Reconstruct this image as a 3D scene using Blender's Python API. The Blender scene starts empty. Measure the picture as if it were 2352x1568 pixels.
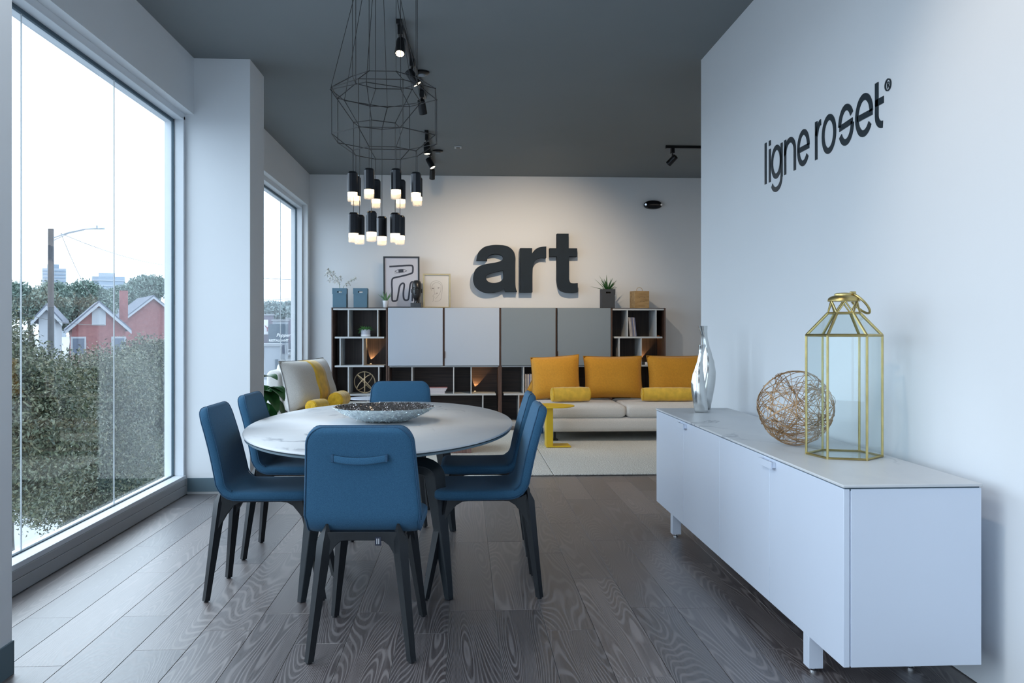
import bpy, math, random
import numpy as np
from math import sin, cos, pi, sqrt, radians, atan2
from mathutils import Vector, Matrix, Quaternion

S = bpy.context.scene
C = S.collection
R = random.Random(7)
NR = np.random.default_rng(7)

# ------------------------------------------------------------------ camera
EYE = 1.22; F = 2000.0; TH = math.atan(109 / 2000.0)
cam = bpy.data.cameras.new('camera'); co = bpy.data.objects.new('camera', cam); C.objects.link(co)
co.location = (0, 0, EYE); co.rotation_euler = (pi / 2, 0, -TH)
cam.sensor_width = 36; cam.lens = F / 2352 * 36; cam.shift_y = -27 / 2352
cam.clip_start = 0.05; cam.clip_end = 2000
S.camera = co
# ------------------------------------------------------------------ view
S.view_settings.view_transform = 'Standard'; S.view_settings.look = 'None'
S.view_settings.gamma = 1; S.view_settings.use_curve_mapping = False
S.view_settings.exposure = 0.1
S.cycles.use_denoising = True
S.cycles.max_bounces = 10; S.cycles.diffuse_bounces = 6; S.cycles.glossy_bounces = 4
S.cycles.transparent_max_bounces = 24; S.cycles.transmission_bounces = 6
S.cycles.sample_clamp_indirect = 6; S.cycles.caustics_refractive = False; S.cycles.caustics_reflective = False
# ------------------------------------------------------------------ world: overcast sky
W = bpy.data.worlds.new('overcast_sky'); S.world = W; W.use_nodes = True
nt = W.node_tree; bg = nt.nodes['Background']
tc = nt.nodes.new('ShaderNodeTexCoord'); sx = nt.nodes.new('ShaderNodeSeparateXYZ')
nt.links.new(tc.outputs['Generated'], sx.inputs[0])
rp = nt.nodes.new('ShaderNodeValToRGB'); nt.links.new(sx.outputs[2], rp.inputs[0])
rp.color_ramp.elements[0].position = 0.0; rp.color_ramp.elements[0].color = (0.69, 0.84, 1.0, 1)
rp.color_ramp.elements[1].position = 0.55; rp.color_ramp.elements[1].color = (0.76, 0.88, 1.0, 1)
nt.links.new(rp.outputs[0], bg.inputs[0]); bg.inputs[1].default_value = 4.3

def area(name, loc, rot, sx_, sy_, power, col=(1, 1, 1), portal=False, spread=None):
    l = bpy.data.lights.new(name, 'AREA'); l.shape = 'RECTANGLE'; l.size = sx_; l.size_y = sy_
    l.energy = power; l.color = col
    if portal: l.cycles.is_portal = True
    if spread: l.spread = spread
    o = bpy.data.objects.new(name, l); C.objects.link(o); o.location = loc; o.rotation_euler = rot
    return o
# portals guide the sky light through the real window openings
area('window_portal', (-2.3, 4.9, 1.4), (0, -pi / 2, 0), 2.8, 3.5, 1, portal=True)
area('window_portal', (-2.3, 9.2, 1.4), (0, -pi / 2, 0), 2.8, 4.3, 1, portal=True)
area('window_portal', (-2.3, 1.0, 1.4), (0, -pi / 2, 0), 2.8, 3.5, 1, portal=True)
area('window_portal', (-2.3, -2.6, 1.4), (0, -pi / 2, 0), 2.8, 2.8, 1, portal=True)
area('window_portal', (0.0, -4.2, 1.33), (pi / 2, 0, 0), 1.8, 2.54, 1, portal=True)
# unseen area lights added as fill to brighten the room
area('fill_light', (-.2, -1.6, 3.15), (0, 0, 0), 2.6, 2.6, 15, (0.80, 0.90, 1.0))
area('fill_light', (-1.0, 2.1, 3.18), (0, radians(-28), 0), 1.2, 2.4, 48, (0.84, 0.92, 1.0))
area('fill_light', (3.3, 8.6, 3.15), (0, 0, 0), 1.2, 1.2, 16, (1.0, 0.86, 0.7))
WARM = (1.0, 0.70, 0.40)
def spot(loc, target, power, deg, blend=0.5, col=WARM, r=0.03, name='spot_beam'):
    l = bpy.data.lights.new(name, 'SPOT'); l.energy = power; l.color = col
    l.spot_size = radians(deg); l.spot_blend = blend; l.shadow_soft_size = r
    o = bpy.data.objects.new(name, l); C.objects.link(o); o.location = loc
    d = Vector(target) - Vector(loc); o.rotation_euler = d.to_track_quat('-Z', 'Y').to_euler()
    return o

# ------------------------------------------------------------------ materials
MAT = {}
def nm(name):
    m = bpy.data.materials.new(name); m.use_nodes = True; MAT[name] = m
    return m, m.node_tree, m.node_tree.nodes['Principled BSDF']
def N(nt, t, **k):
    n = nt.nodes.new(t)
    for a, v in k.items(): setattr(n, a, v)
    return n
def mapping(nt, scale=(1, 1, 1), coord='Object', rand=0):
    tc = N(nt, 'ShaderNodeTexCoord'); mp = N(nt, 'ShaderNodeMapping'); mp.inputs['Scale'].default_value = scale
    nt.links.new(tc.outputs[coord], mp.inputs['Vector'])
    if rand:
        oi = N(nt, 'ShaderNodeObjectInfo'); mu = N(nt, 'ShaderNodeMath', operation='MULTIPLY'); mu.inputs[1].default_value = rand
        nt.links.new(oi.outputs['Random'], mu.inputs[0]); nt.links.new(mu.outputs[0], mp.inputs['Location'])
    return mp
def ramp(nt, src, stops, interp='LINEAR'):
    r = N(nt, 'ShaderNodeValToRGB'); r.color_ramp.interpolation = interp
    e = r.color_ramp.elements
    while len(e) < len(stops): e.new(0.5)
    for i, (p, c) in enumerate(stops):
        e[i].position = p; e[i].color = (c[0], c[1], c[2], 1) if hasattr(c, '__len__') else (c, c, c, 1)
    nt.links.new(src, r.inputs[0]); return r
def bump(nt, b, src, strength, dist=0.01):
    n = N(nt, 'ShaderNodeBump'); n.inputs['Strength'].default_value = strength; n.inputs['Distance'].default_value = dist
    nt.links.new(src, n.inputs['Height']); nt.links.new(n.outputs[0], b.inputs['Normal'])
def plain(name, col, rough=0.5, metal=0.0, noise=0.0, nscale=20, bmp=0.0, bscale=200, spec=None, sheen=0, coat=0, bdist=0.002, ns=(1, 1, 1)):
    m, nt, b = nm(name)
    b.inputs['Base Color'].default_value = (*col, 1); b.inputs['Roughness'].default_value = rough; b.inputs['Metallic'].default_value = metal
    if spec is not None: b.inputs['Specular IOR Level'].default_value = spec
    if sheen: b.inputs['Sheen Weight'].default_value = sheen; b.inputs['Sheen Roughness'].default_value = 0.4
    if coat: b.inputs['Coat Weight'].default_value = coat
    if noise:
        mp = mapping(nt, ns); n = N(nt, 'ShaderNodeTexNoise'); n.inputs['Scale'].default_value = nscale; n.inputs['Detail'].default_value = 4
        nt.links.new(mp.outputs[0], n.inputs['Vector'])
        r = ramp(nt, n.outputs[0], [(0.3, tuple(c * (1 - noise) for c in col)), (0.7, tuple(min(1, c * (1 + noise)) for c in col))])
        nt.links.new(r.outputs[0], b.inputs['Base Color'])
    if bmp:
        mp = mapping(nt); n2 = N(nt, 'ShaderNodeTexNoise'); n2.inputs['Scale'].default_value = bscale; n2.inputs['Detail'].default_value = 3
        nt.links.new(mp.outputs[0], n2.inputs['Vector']); bump(nt, b, n2.outputs[0], bmp, bdist)
    return m

plain('wall_paint', (0.74, 0.765, 0.79), 0.75, noise=0.012, nscale=1.2, bmp=0.04, bscale=350)
plain('ceiling_paint', (0.192, 0.211, 0.222), 0.8, noise=0.05, nscale=0.6)
plain('white_frame', (0.70, 0.74, 0.78), 0.45, noise=0.02, nscale=3)
plain('grey_frame', (0.40, 0.41, 0.42), 0.5, noise=0.02, nscale=3)
plain('gasket', (0.05, 0.09, 0.12), 0.6, noise=0.1, nscale=9)
plain('baseboard_vinyl', (0.095, 0.15, 0.185), 0.5, noise=0.04, nscale=6)
plain('seam_highlight', (0.30, 0.28, 0.27), 0.6, noise=0.1, nscale=8)  # floor base lightened so the plank seams seem to catch light
plain('black_wood', (0.008, 0.010, 0.013), 0.42, noise=0.2, nscale=30, spec=0.35, bmp=0.05, bscale=90, ns=(6, 6, 1))
plain('table_base', (0.010, 0.015, 0.020), 0.4, noise=0.15, nscale=30, spec=0.4)
plain('lacquer_light', (0.43, 0.50, 0.60), 0.42, noise=0.01, nscale=2)
plain('lacquer_grey', (0.195, 0.240, 0.278), 0.45, noise=0.015, nscale=2)
plain('lacquer_white', (0.66, 0.72, 0.83), 0.33, noise=0.01, nscale=2)
plain('shelf_grey', (0.50, 0.53, 0.55), 0.5, noise=0.02, nscale=4)
plain('brass', (0.52, 0.42, 0.18), 0.36, metal=1, noise=0.12, nscale=25)
plain('gold_paint', (0.66, 0.56, 0.33), 0.35, metal=0.6, noise=0.06, nscale=20)
plain('silver', (0.66, 0.67, 0.66), 0.2, metal=1, noise=0.05, nscale=14, bmp=0.03, bscale=9, bdist=0.01)
plain('chrome', (0.75, 0.77, 0.8), 0.15, metal=1, noise=0.03, nscale=9)
plain('copper_wire', (0.50, 0.31, 0.16), 0.42, metal=0.75, noise=0.2, nscale=40)
plain('rope_wood', (0.55, 0.43, 0.27), 0.75, noise=0.15, nscale=60, bmp=0.3, bscale=220)
plain('black_metal', (0.010, 0.011, 0.013), 0.3, metal=0.3, noise=0.2, nscale=20)
plain('cable_black', (0.012, 0.012, 0.013), 0.5, noise=0.1, nscale=30)
plain('housing_black', (0.010, 0.012, 0.016), 0.18, metal=0.5, noise=0.1, nscale=30)
plain('letter_black', (0.006, 0.016, 0.028), 0.8, noise=0.08, nscale=10)
plain('logo_black', (0.010, 0.022, 0.032), 0.3, noise=0.08, nscale=10)
plain('mustard_fabric', (0.56, 0.255, 0.017), 0.85, noise=0.08, nscale=60, bmp=0.25, bscale=420, sheen=0.3)
plain('mustard_piping', (0.34, 0.16, 0.01), 0.8, noise=0.08, nscale=60)
plain('yellow_velvet', (0.76, 0.475, 0.05), 0.7, noise=0.16, nscale=14, bmp=0.2, bscale=120, sheen=0.5)
plain('yellow_velvet_dark', (0.62, 0.36, 0.01), 0.75, noise=0.14, nscale=40, sheen=0.3)
plain('yellow_steel', (0.70, 0.46, 0.010), 0.42, noise=0.03, nscale=5)
plain('beige_boucle', (0.66, 0.64, 0.61), 0.95, noise=0.08, nscale=130, bmp=0.6, bscale=260, sheen=0.3, bdist=0.004)
plain('boucle_piping', (0.30, 0.30, 0.30), 0.9, noise=0.1, nscale=50)
plain('rug_wool', (0.66, 0.66, 0.62), 1.0, noise=0.14, nscale=70, bmp=1.0, bscale=90, bdist=0.012)
plain('blue_box', (0.085, 0.175, 0.245), 0.6, noise=0.04, nscale=8)
plain('dark_box', (0.035, 0.042, 0.052), 0.65, noise=0.06, nscale=8)
plain('pot_white', (0.72, 0.74, 0.78), 0.4, noise=0.03, nscale=8)
plain('pot_band', (0.45, 0.47, 0.55), 0.5, noise=0.03, nscale=8)
plain('soil', (0.03, 0.022, 0.015), 1.0, noise=0.4, nscale=60)
plain('leaf_dark', (0.02, 0.10, 0.025), 0.42, noise=0.35, nscale=16)
plain('leaf_mid', (0.06, 0.20, 0.05), 0.5, noise=0.3, nscale=16)
plain('leaf_pale', (0.13, 0.26, 0.12), 0.5, noise=0.3, nscale=16)
plain('petal', (0.78, 0.78, 0.76), 0.7, noise=0.05, nscale=20)
plain('sculpture_black', (0.018, 0.019, 0.022), 0.28, noise=0.25, nscale=24, bmp=0.2, bscale=30)
plain('paper_cool', (0.62, 0.62, 0.68), 0.5, noise=0.01, nscale=2)
plain('paper_warm', (0.72, 0.70, 0.66), 0.5, noise=0.01, nscale=2)
plain('ink', (0.045, 0.05, 0.07), 0.7, noise=0.1, nscale=30)
plain('ink_fine', (0.16, 0.14, 0.13), 0.7, noise=0.1, nscale=30)
plain('page_block', (0.62, 0.62, 0.68), 0.8, noise=0.08, nscale=90, ns=(1, 1, 12))
plain('book_red', (0.30, 0.09, 0.09), 0.6, noise=0.1, nscale=20)
plain('book_blue', (0.20, 0.22, 0.36), 0.6, noise=0.1, nscale=20)
plain('book_grey', (0.30, 0.29, 0.31), 0.6, noise=0.1, nscale=20)
plain('book_cream', (0.60, 0.55, 0.52), 0.6, noise=0.1, nscale=20)
plain('tag_navy', (0.01, 0.013, 0.03), 0.6, noise=0.1, nscale=20)
plain('white_print', (0.75, 0.76, 0.78), 0.6, noise=0.02, nscale=20)
plain('crystal_bits', (0.70, 0.80, 0.88), 0.15, metal=0.45, noise=0.25, nscale=60)
plain('crystal_inner', (0.36, 0.34, 0.34), 0.1, metal=0.9, noise=0.6, nscale=90)
plain('asphalt', (0.16, 0.18, 0.20), 0.9, noise=0.12, nscale=0.5)
plain('concrete_ground', (0.28, 0.30, 0.325), 0.9, noise=0.1, nscale=0.4)
plain('pole_wood', (0.045, 0.048, 0.055), 0.9, noise=0.3, nscale=8, ns=(8, 8, .5))
plain('lamp_grey', (0.22, 0.25, 0.28), 0.5, noise=0.05, nscale=8)
plain('bark', (0.055, 0.055, 0.055), 0.95, noise=0.35, nscale=12, ns=(3, 3, .6))
plain('roof_slate', (0.085, 0.10, 0.135), 0.85, noise=0.15, nscale=1.2)
plain('trim_white', (0.26, 0.28, 0.31), 0.7, noise=0.03, nscale=2)
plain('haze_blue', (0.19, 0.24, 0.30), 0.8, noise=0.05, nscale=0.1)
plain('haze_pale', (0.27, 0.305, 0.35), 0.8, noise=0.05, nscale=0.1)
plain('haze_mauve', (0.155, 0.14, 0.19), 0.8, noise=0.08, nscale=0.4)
plain('sign_dark', (0.05, 0.085, 0.12), 0.6, noise=0.05, nscale=2)
plain('window_dark', (0.05, 0.07, 0.11), 0.2, noise=0.05, nscale=2)
plain('car_white', (0.35, 0.37, 0.4), 0.3, noise=0.02, nscale=2)
plain('tyre', (0.03, 0.03, 0.03), 0.8, noise=0.1, nscale=9)
plain('red_print', (0.25, 0.04, 0.08), 0.6, noise=0.05, nscale=3)

# fabric with two-tone weave
def weave(name, a, b_):
    m, nt, b = nm(name)
    mp = mapping(nt); n = N(nt, 'ShaderNodeTexNoise'); n.inputs['Scale'].default_value = 650; n.inputs['Detail'].default_value = 2
    nt.links.new(mp.outputs[0], n.inputs[0]); r = ramp(nt, n.outputs[0], [(0.34, a), (0.68, b_)])
    nt.links.new(r.outputs[0], b.inputs['Base Color']); b.inputs['Roughness'].default_value = 0.9
    b.inputs['Sheen Weight'].default_value = 0.08; b.inputs['Specular IOR Level'].default_value = 0.2
    bump(nt, b, n.outputs[0], 0.4, 0.002)
weave('blue_fabric', (0.024, 0.085, 0.165), (0.052, 0.150, 0.255))
plain('blue_piping', (0.022, 0.075, 0.145), 0.85, noise=0.2, nscale=200)

def wood_plank():
    m, nt, b = nm('oak_plank')
    mp = mapping(nt, (3.0, 0.27, 1), rand=91.0)
    n = N(nt, 'ShaderNodeTexNoise'); n.inputs['Scale'].default_value = 1.9; n.inputs['Detail'].default_value = 0.6; n.inputs['Distortion'].default_value = 0.1
    nt.links.new(mp.outputs[0], n.inputs['Vector'])
    mu = N(nt, 'ShaderNodeMath', operation='MULTIPLY'); mu.inputs[1].default_value = 330; nt.links.new(n.outputs[0], mu.inputs[0])
    si = N(nt, 'ShaderNodeMath', operation='SINE'); nt.links.new(mu.outputs[0], si.inputs[0])
    ma = N(nt, 'ShaderNodeMapRange'); ma.inputs[1].default_value = -1; nt.links.new(si.outputs[0], ma.inputs[0])
    fine = mapping(nt, (130, 3.2, 1), rand=31.0)
    n2 = N(nt, 'ShaderNodeTexNoise'); n2.inputs['Scale'].default_value = 1.0; n2.inputs['Detail'].default_value = 3
    nt.links.new(fine.outputs[0], n2.inputs['Vector'])
    oi = N(nt, 'ShaderNodeObjectInfo')
    tone = ramp(nt, oi.outputs['Random'], [(0.0, (0.030, 0.022, 0.024)), (0.45, (0.058, 0.044, 0.044)), (1.0, (0.105, 0.082, 0.078))])
    lite = ramp(nt, oi.outputs['Random'], [(0.0, (0.180, 0.160, 0.163)), (1.0, (0.29, 0.25, 0.24))])
    lines = ramp(nt, ma.outputs[0], [(0.45, 0.0), (0.95, 0.95)])
    f2 = ramp(nt, n2.outputs[0], [(0.42, 0.0), (0.75, 0.6)])
    mx = N(nt, 'ShaderNodeMath', operation='MAXIMUM'); nt.links.new(lines.outputs[0], mx.inputs[0]); nt.links.new(f2.outputs[0], mx.inputs[1])
    big = mapping(nt, (3, 1.0, 1), rand=17.0); n3 = N(nt, 'ShaderNodeTexNoise'); n3.inputs['Scale'].default_value = 1.6; nt.links.new(big.outputs[0], n3.inputs['Vector'])
    br = ramp(nt, n3.outputs[0], [(0.3, 0.55), (0.7, 1.0)])
    mm = N(nt, 'ShaderNodeMath', operation='MULTIPLY'); nt.links.new(mx.outputs[0], mm.inputs[0]); nt.links.new(br.outputs[0], mm.inputs[1])
    mix = N(nt, 'ShaderNodeMix', data_type='RGBA'); nt.links.new(mm.outputs[0], mix.inputs[0])
    nt.links.new(tone.outputs[0], mix.inputs[6]); nt.links.new(lite.outputs[0], mix.inputs[7])
    nt.links.new(mix.outputs[2], b.inputs['Base Color'])
    rr = ramp(nt, mx.outputs[0], [(0, 0.42), (1, 0.55)]); nt.links.new(rr.outputs[0], b.inputs['Roughness'])
    b.inputs['Specular IOR Level'].default_value = 1.0; b.inputs['Coat Weight'].default_value = 1.0; b.inputs['Coat Roughness'].default_value = 0.42; b.inputs['Coat IOR'].default_value = 1.65
    bump(nt, b, mx.outputs[0], 0.14, 0.002)
wood_plank()

def walnut(name, a, c, sc):
    m, nt, b = nm(name)
    mp = mapping(nt, sc); n = N(nt, 'ShaderNodeTexNoise'); n.inputs['Scale'].default_value = 1; n.inputs['Detail'].default_value = 5
    nt.links.new(mp.outputs[0], n.inputs[0]); r = ramp(nt, n.outputs[0], [(0.3, a), (0.72, c)])
    nt.links.new(r.outputs[0], b.inputs['Base Color']); b.inputs['Roughness'].default_value = 0.5
walnut('walnut_upright', (0.045, 0.026, 0.020), (0.135, 0.075, 0.055), (90, 90, 2.5))
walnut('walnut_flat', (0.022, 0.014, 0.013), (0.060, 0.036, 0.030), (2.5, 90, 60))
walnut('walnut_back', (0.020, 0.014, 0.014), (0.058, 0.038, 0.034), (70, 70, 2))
walnut('walnut_box', (0.14, 0.075, 0.06), (0.28, 0.16, 0.13), (60, 60, 4))
walnut('crate_pine', (0.30, 0.18, 0.07), (0.52, 0.35, 0.16), (6, 40, 40))

def marble():
    m, nt, b = nm('marble')
    mp = mapping(nt, (1.0, 0.55, 1.0))
    d = N(nt, 'ShaderNodeTexNoise'); d.inputs['Scale'].default_value = 1.7; d.inputs['Detail'].default_value = 3; nt.links.new(mp.outputs[0], d.inputs[0])
    ad = N(nt, 'ShaderNodeVectorMath', operation='MULTIPLY_ADD'); ad.inputs[1].default_value = (0.9, 0.9, 0.9)
    nt.links.new(d.outputs['Color'], ad.inputs[0]); nt.links.new(mp.outputs[0], ad.inputs[2])
    n = N(nt, 'ShaderNodeTexNoise'); n.inputs['Scale'].default_value = 1.6; n.inputs['Detail'].default_value = 6; nt.links.new(ad.outputs[0], n.inputs[0])
    su = N(nt, 'ShaderNodeMath', operation='SUBTRACT'); su.inputs[1].default_value = 0.5; nt.links.new(n.outputs[0], su.inputs[0])
    ab = N(nt, 'ShaderNodeMath', operation='ABSOLUTE'); nt.links.new(su.outputs[0], ab.inputs[0])
    v = ramp(nt, ab.outputs[0], [(0.0, 1.0), (0.011, 0.0)])
    k = N(nt, 'ShaderNodeTexNoise'); k.inputs['Scale'].default_value = 2.3; nt.links.new(mp.outputs[0], k.inputs[0])
    kr = ramp(nt, k.outputs[0], [(0.46, 0.0), (0.60, 0.85)])
    mu = N(nt, 'ShaderNodeMath', operation='MULTIPLY'); nt.links.new(v.outputs[0], mu.inputs[0]); nt.links.new(kr.outputs[0], mu.inputs[1])
    cl = ramp(nt, n.outputs[0], [(0.35, (0.56, 0.58, 0.61)), (0.6, (0.66, 0.67, 0.68))])
    mix = N(nt, 'ShaderNodeMix', data_type='RGBA'); nt.links.new(mu.outputs[0], mix.inputs[0]); nt.links.new(cl.outputs[0], mix.inputs[6])
    mix.inputs[7].default_value = (0.20, 0.22, 0.26, 1); nt.links.new(mix.outputs[2], b.inputs['Base Color'])
    b.inputs['Roughness'].default_value = 0.38
marble()

def glass(name, tint=(0.93, 0.96, 0.97), refl=1.0, base=0.0):
    m, nt, b = nm(name); nt.nodes.remove(b); out = nt.nodes['Material Output']
    t = N(nt, 'ShaderNodeBsdfTransparent'); t.inputs[0].default_value = (*tint, 1)
    g = N(nt, 'ShaderNodeBsdfGlossy'); g.inputs['Roughness'].default_value = 0.01
    fr = N(nt, 'ShaderNodeFresnel'); ge = N(nt, 'ShaderNodeNewGeometry')
    io = N(nt, 'ShaderNodeMapRange'); io.inputs[3].default_value = 1.45; io.inputs[4].default_value = 1 / 1.45   # same reflectance from either side of the thin sheet
    nt.links.new(ge.outputs['Backfacing'], io.inputs[0]); nt.links.new(io.outputs[0], fr.inputs[0])
    mu = N(nt, 'ShaderNodeMath', operation='MULTIPLY_ADD'); mu.inputs[1].default_value = refl; mu.inputs[2].default_value = base
    nt.links.new(fr.outputs[0], mu.inputs[0])
    mx = N(nt, 'ShaderNodeMixShader'); nt.links.new(mu.outputs[0], mx.inputs[0]); nt.links.new(t.outputs[0], mx.inputs[1]); nt.links.new(g.outputs[0], mx.inputs[2])
    nt.links.new(mx.outputs[0], out.inputs[0])
glass('pane_glass', (0.97, 0.985, 0.99), 1.0)
glass('lantern_glass', (0.955, 0.98, 0.98), 0.55)
def emit(name, col, st):
    m, nt, b = nm(name); b.inputs['Base Color'].default_value = (*col, 1)
    b.inputs['Emission Color'].default_value = (*col, 1); b.inputs['Emission Strength'].default_value = st
emit('diffuser_lit', (1.0, 0.80, 0.52), 4.5)
emit('spot_lens', (1.0, 0.82, 0.55), 9.0)
emit('led_dot', (1.0, 0.75, 0.45), 0.8)
m, nt, b = nm('lamp_glass'); b.inputs['Base Color'].default_value = (1, 0.93, 0.82, 1); b.inputs['Roughness'].default_value = 0.1
b.inputs['Alpha'].default_value = 0.28; b.inputs['Emission Color'].default_value = (1, 0.86, 0.62, 1); b.inputs['Emission Strength'].default_value = 0.06

def leafmat(name, cols, transl=0.25):
    m, nt, b = nm(name)
    g = N(nt, 'ShaderNodeNewGeometry'); r = ramp(nt, g.outputs['Random Per Island'], [(i / (len(cols) - 1), c) for i, c in enumerate(cols)])
    nt.links.new(r.outputs[0], b.inputs['Base Color']); b.inputs['Roughness'].default_value = 0.45
    b.inputs['Specular IOR Level'].default_value = 0.4
leafmat('oak_leaves', [(0.022, 0.036, 0.026), (0.055, 0.074, 0.044), (0.085, 0.098, 0.054), (0.060, 0.082, 0.054), (0.14, 0.155, 0.10), (0.11, 0.10, 0.050)])
leafmat('far_hazed_leaves', [(0.075, 0.120, 0.105), (0.110, 0.165, 0.140), (0.140, 0.195, 0.165)])  # distance haze is put into these paler, bluer leaf colours
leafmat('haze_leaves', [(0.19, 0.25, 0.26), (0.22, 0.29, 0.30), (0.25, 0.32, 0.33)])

def brick_mat():
    m, nt, b = nm('red_brick'); mp = mapping(nt, (1, 1, 1)); n = N(nt, 'ShaderNodeTexNoise'); n.inputs['Scale'].default_value = 3
    nt.links.new(mp.outputs[0], n.inputs[0]); r = ramp(nt, n.outputs[0], [(0.3, (0.15, 0.052, 0.055)), (0.7, (0.21, 0.085, 0.085))])
    nt.links.new(r.outputs[0], b.inputs['Base Color']); b.inputs['Roughness'].default_value = 0.9
brick_mat()

def font_mesh(body, size, mat, parent, loc, shear=0, off=0):
    cu = bpy.data.curves.new('lettering', 'FONT'); cu.body = body; cu.size = size; cu.extrude = .02; cu.shear = shear; cu.offset = off
    ob = bpy.data.objects.new('tmp', cu); C.objects.link(ob); me = bpy.data.meshes.new_from_object(ob); bpy.data.objects.remove(ob)
    me.materials.clear(); me.materials.append(MAT[mat]); o = bpy.data.objects.new('lettering', me); C.objects.link(o)
    o.parent = parent; o.location = loc; o.rotation_euler = (pi / 2, 0, 0); return o
# ------------------------------------------------------------------ mesh helpers
class MB:
    def __init__(s): s.v = []; s.f = []
    def add(s, vs, fs):
        o = len(s.v); s.v += [tuple(p) for p in vs]; s.f += [tuple(i + o for i in f) for f in fs]; return s
    def box(s, x0, x1, y0, y1, z0, z1):
        if x0 > x1: x0, x1 = x1, x0
        if y0 > y1: y0, y1 = y1, y0
        if z0 > z1: z0, z1 = z1, z0
        return s.add([(x0, y0, z0), (x1, y0, z0), (x1, y1, z0), (x0, y1, z0), (x0, y0, z1), (x1, y0, z1), (x1, y1, z1), (x0, y1, z1)],
                     [(0, 3, 2, 1), (4, 5, 6, 7), (0, 1, 5, 4), (1, 2, 6, 5), (2, 3, 7, 6), (3, 0, 4, 7)])
    def loft(s, rings, cap=True, closed=False):
        n = len(rings[0]); vs = [p for r in rings for p in r]; fs = []
        m = len(rings)
        for i in range(m if closed else m - 1):
            a = i * n; b = ((i + 1) % m) * n
            for j in range(n): fs.append((a + j, a + (j + 1) % n, b + (j + 1) % n, b + j))
        if cap and not closed:
            fs.append(tuple(reversed(range(n)))); fs.append(tuple((m - 1) * n + j for j in range(n)))
        return s.add(vs, fs)
    def cone(s, p, q, r0, r1, n=12, cap=True):
        p = Vector(p); q = Vector(q); d = (q - p).normalized()
        u = d.orthogonal().normalized(); w = d.cross(u)
        rg = lambda c, r: [c + (u * cos(2 * pi * k / n) + w * sin(2 * pi * k / n)) * r for k in range(n)]
        return s.loft([rg(p, r0), rg(q, r1)], cap)
    def cyl(s, p, q, r, n=12): return s.cone(p, q, r, r, n)
    def tube(s, pts, r, n=8, closed=False):
        P_ = [Vector(p) for p in pts]; m = len(P_); rings = []; up = None
        for i in range(m):
            a = P_[i - 1] if (i > 0 or closed) else P_[i]; b = P_[(i + 1) % m] if (i < m - 1 or closed) else P_[i]
            d = (b - a).normalized()
            if up is None: up = d.orthogonal().normalized()
            else:
                up = up - d * up.dot(d)
                up = up.normalized() if up.length > 1e-5 else d.orthogonal().normalized()
            w = d.cross(up); rr = r[i] if hasattr(r, '__len__') else r
            rings.append([P_[i] + (up * cos(2 * pi * k / n) + w * sin(2 * pi * k / n)) * rr for k in range(n)])
        return s.loft(rings, True, closed)
    def lathe(s, prof, c=(0, 0, 0), n=32, cap=True):
        return s.loft([[(c[0] + r * cos(2 * pi * k / n), c[1] + r * sin(2 * pi * k / n), c[2] + z) for k in range(n)] for r, z in prof], cap)
    def prism(s, poly, fn, d0, d1):
        """poly: 2D outline; fn(u, v, d) -> 3D"""
        n = len(poly)
        return s.add([fn(u, v, d0) for u, v in poly] + [fn(u, v, d1) for u, v in poly],
                     [tuple(range(n)), tuple(reversed(range(n, 2 * n)))] + [(i, i + n, (i + 1) % n + n, (i + 1) % n) for i in range(n)])
    def ribbon(s, path, w, fn, d0, d1, closed=False):
        P_ = [Vector((p[0], p[1])) for p in path]; m = len(P_); L = []; Rr = []
        for i in range(m):
            a = P_[i - 1] if (i > 0 or closed) else P_[i]; b = P_[(i + 1) % m] if (i < m - 1 or closed) else P_[i]
            t = (b - a).normalized(); nn = Vector((-t.y, t.x)); ww = (w[i] if hasattr(w, '__len__') else w) / 2
            L.append(P_[i] + nn * ww); Rr.append(P_[i] - nn * ww)
        rings = [[fn(L[i].x, L[i].y, d0), fn(Rr[i].x, Rr[i].y, d0), fn(Rr[i].x, Rr[i].y, d1), fn(L[i].x, L[i].y, d1)] for i in range(m)]
        return s.loft(rings, True, closed)
    def build(s, name, mat, parent=None, smooth=40, bevel=0, seg=2, loc=None, **props):
        me = bpy.data.meshes.new(name); me.from_pydata(s.v, [], s.f)
        me.materials.append(MAT[mat])
        import bmesh
        bm = bmesh.new(); bm.from_mesh(me); bmesh.ops.recalc_face_normals(bm, faces=bm.faces); bm.to_mesh(me); bm.free()
        if smooth:
            me.shade_smooth(); me.set_sharp_from_angle(angle=radians(smooth))
        o = bpy.data.objects.new(name, me); C.objects.link(o)
        if loc is not None: o.location = loc
        if parent: o.parent = parent
        if bevel:
            b = o.modifiers.new('bevel', 'BEVEL'); b.width = bevel; b.segments = seg; b.limit_method = 'ANGLE'
        for k, v in props.items(): o[k] = v
        return o
def tag(o, label, cat, group=None, kind=None):
    o['label'] = label; o['category'] = cat
    if group: o['group'] = group
    if kind: o['kind'] = kind
    return o
def thing(name, label, cat, loc=(0, 0, 0), rz=0, group=None):
    o = bpy.data.objects.new(name, None); C.objects.link(o); o.location = loc; o.rotation_euler = (0, 0, rz); o.empty_display_size = 0.1
    return tag(o, label, cat, group)
def struct(o): o['kind'] = 'structure'; return o
def SB(name, mat, *boxes, parent=None, bevel=0):
    m = MB()
    for b in boxes: m.box(*b)
    o = m.build(name, mat, parent, bevel=bevel)
    if parent is None: o['kind'] = 'structure'
    return o
def kids(o): return [c for c in bpy.data.objects if c.parent is o]
def copy_tree(o, parent=None):
    c = o.copy(); C.objects.link(c); c.parent = parent
    for ch in kids(o): copy_tree(ch, c)
    return c
def sup(a, b, n, k=24, ph=0):
    return [(a * abs(cos(t)) ** (2 / n) * (1 if cos(t) >= 0 else -1), b * abs(sin(t)) ** (2 / n) * (1 if sin(t) >= 0 else -1)) for t in [2 * pi * i / k + ph for i in range(k)]]
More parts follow.
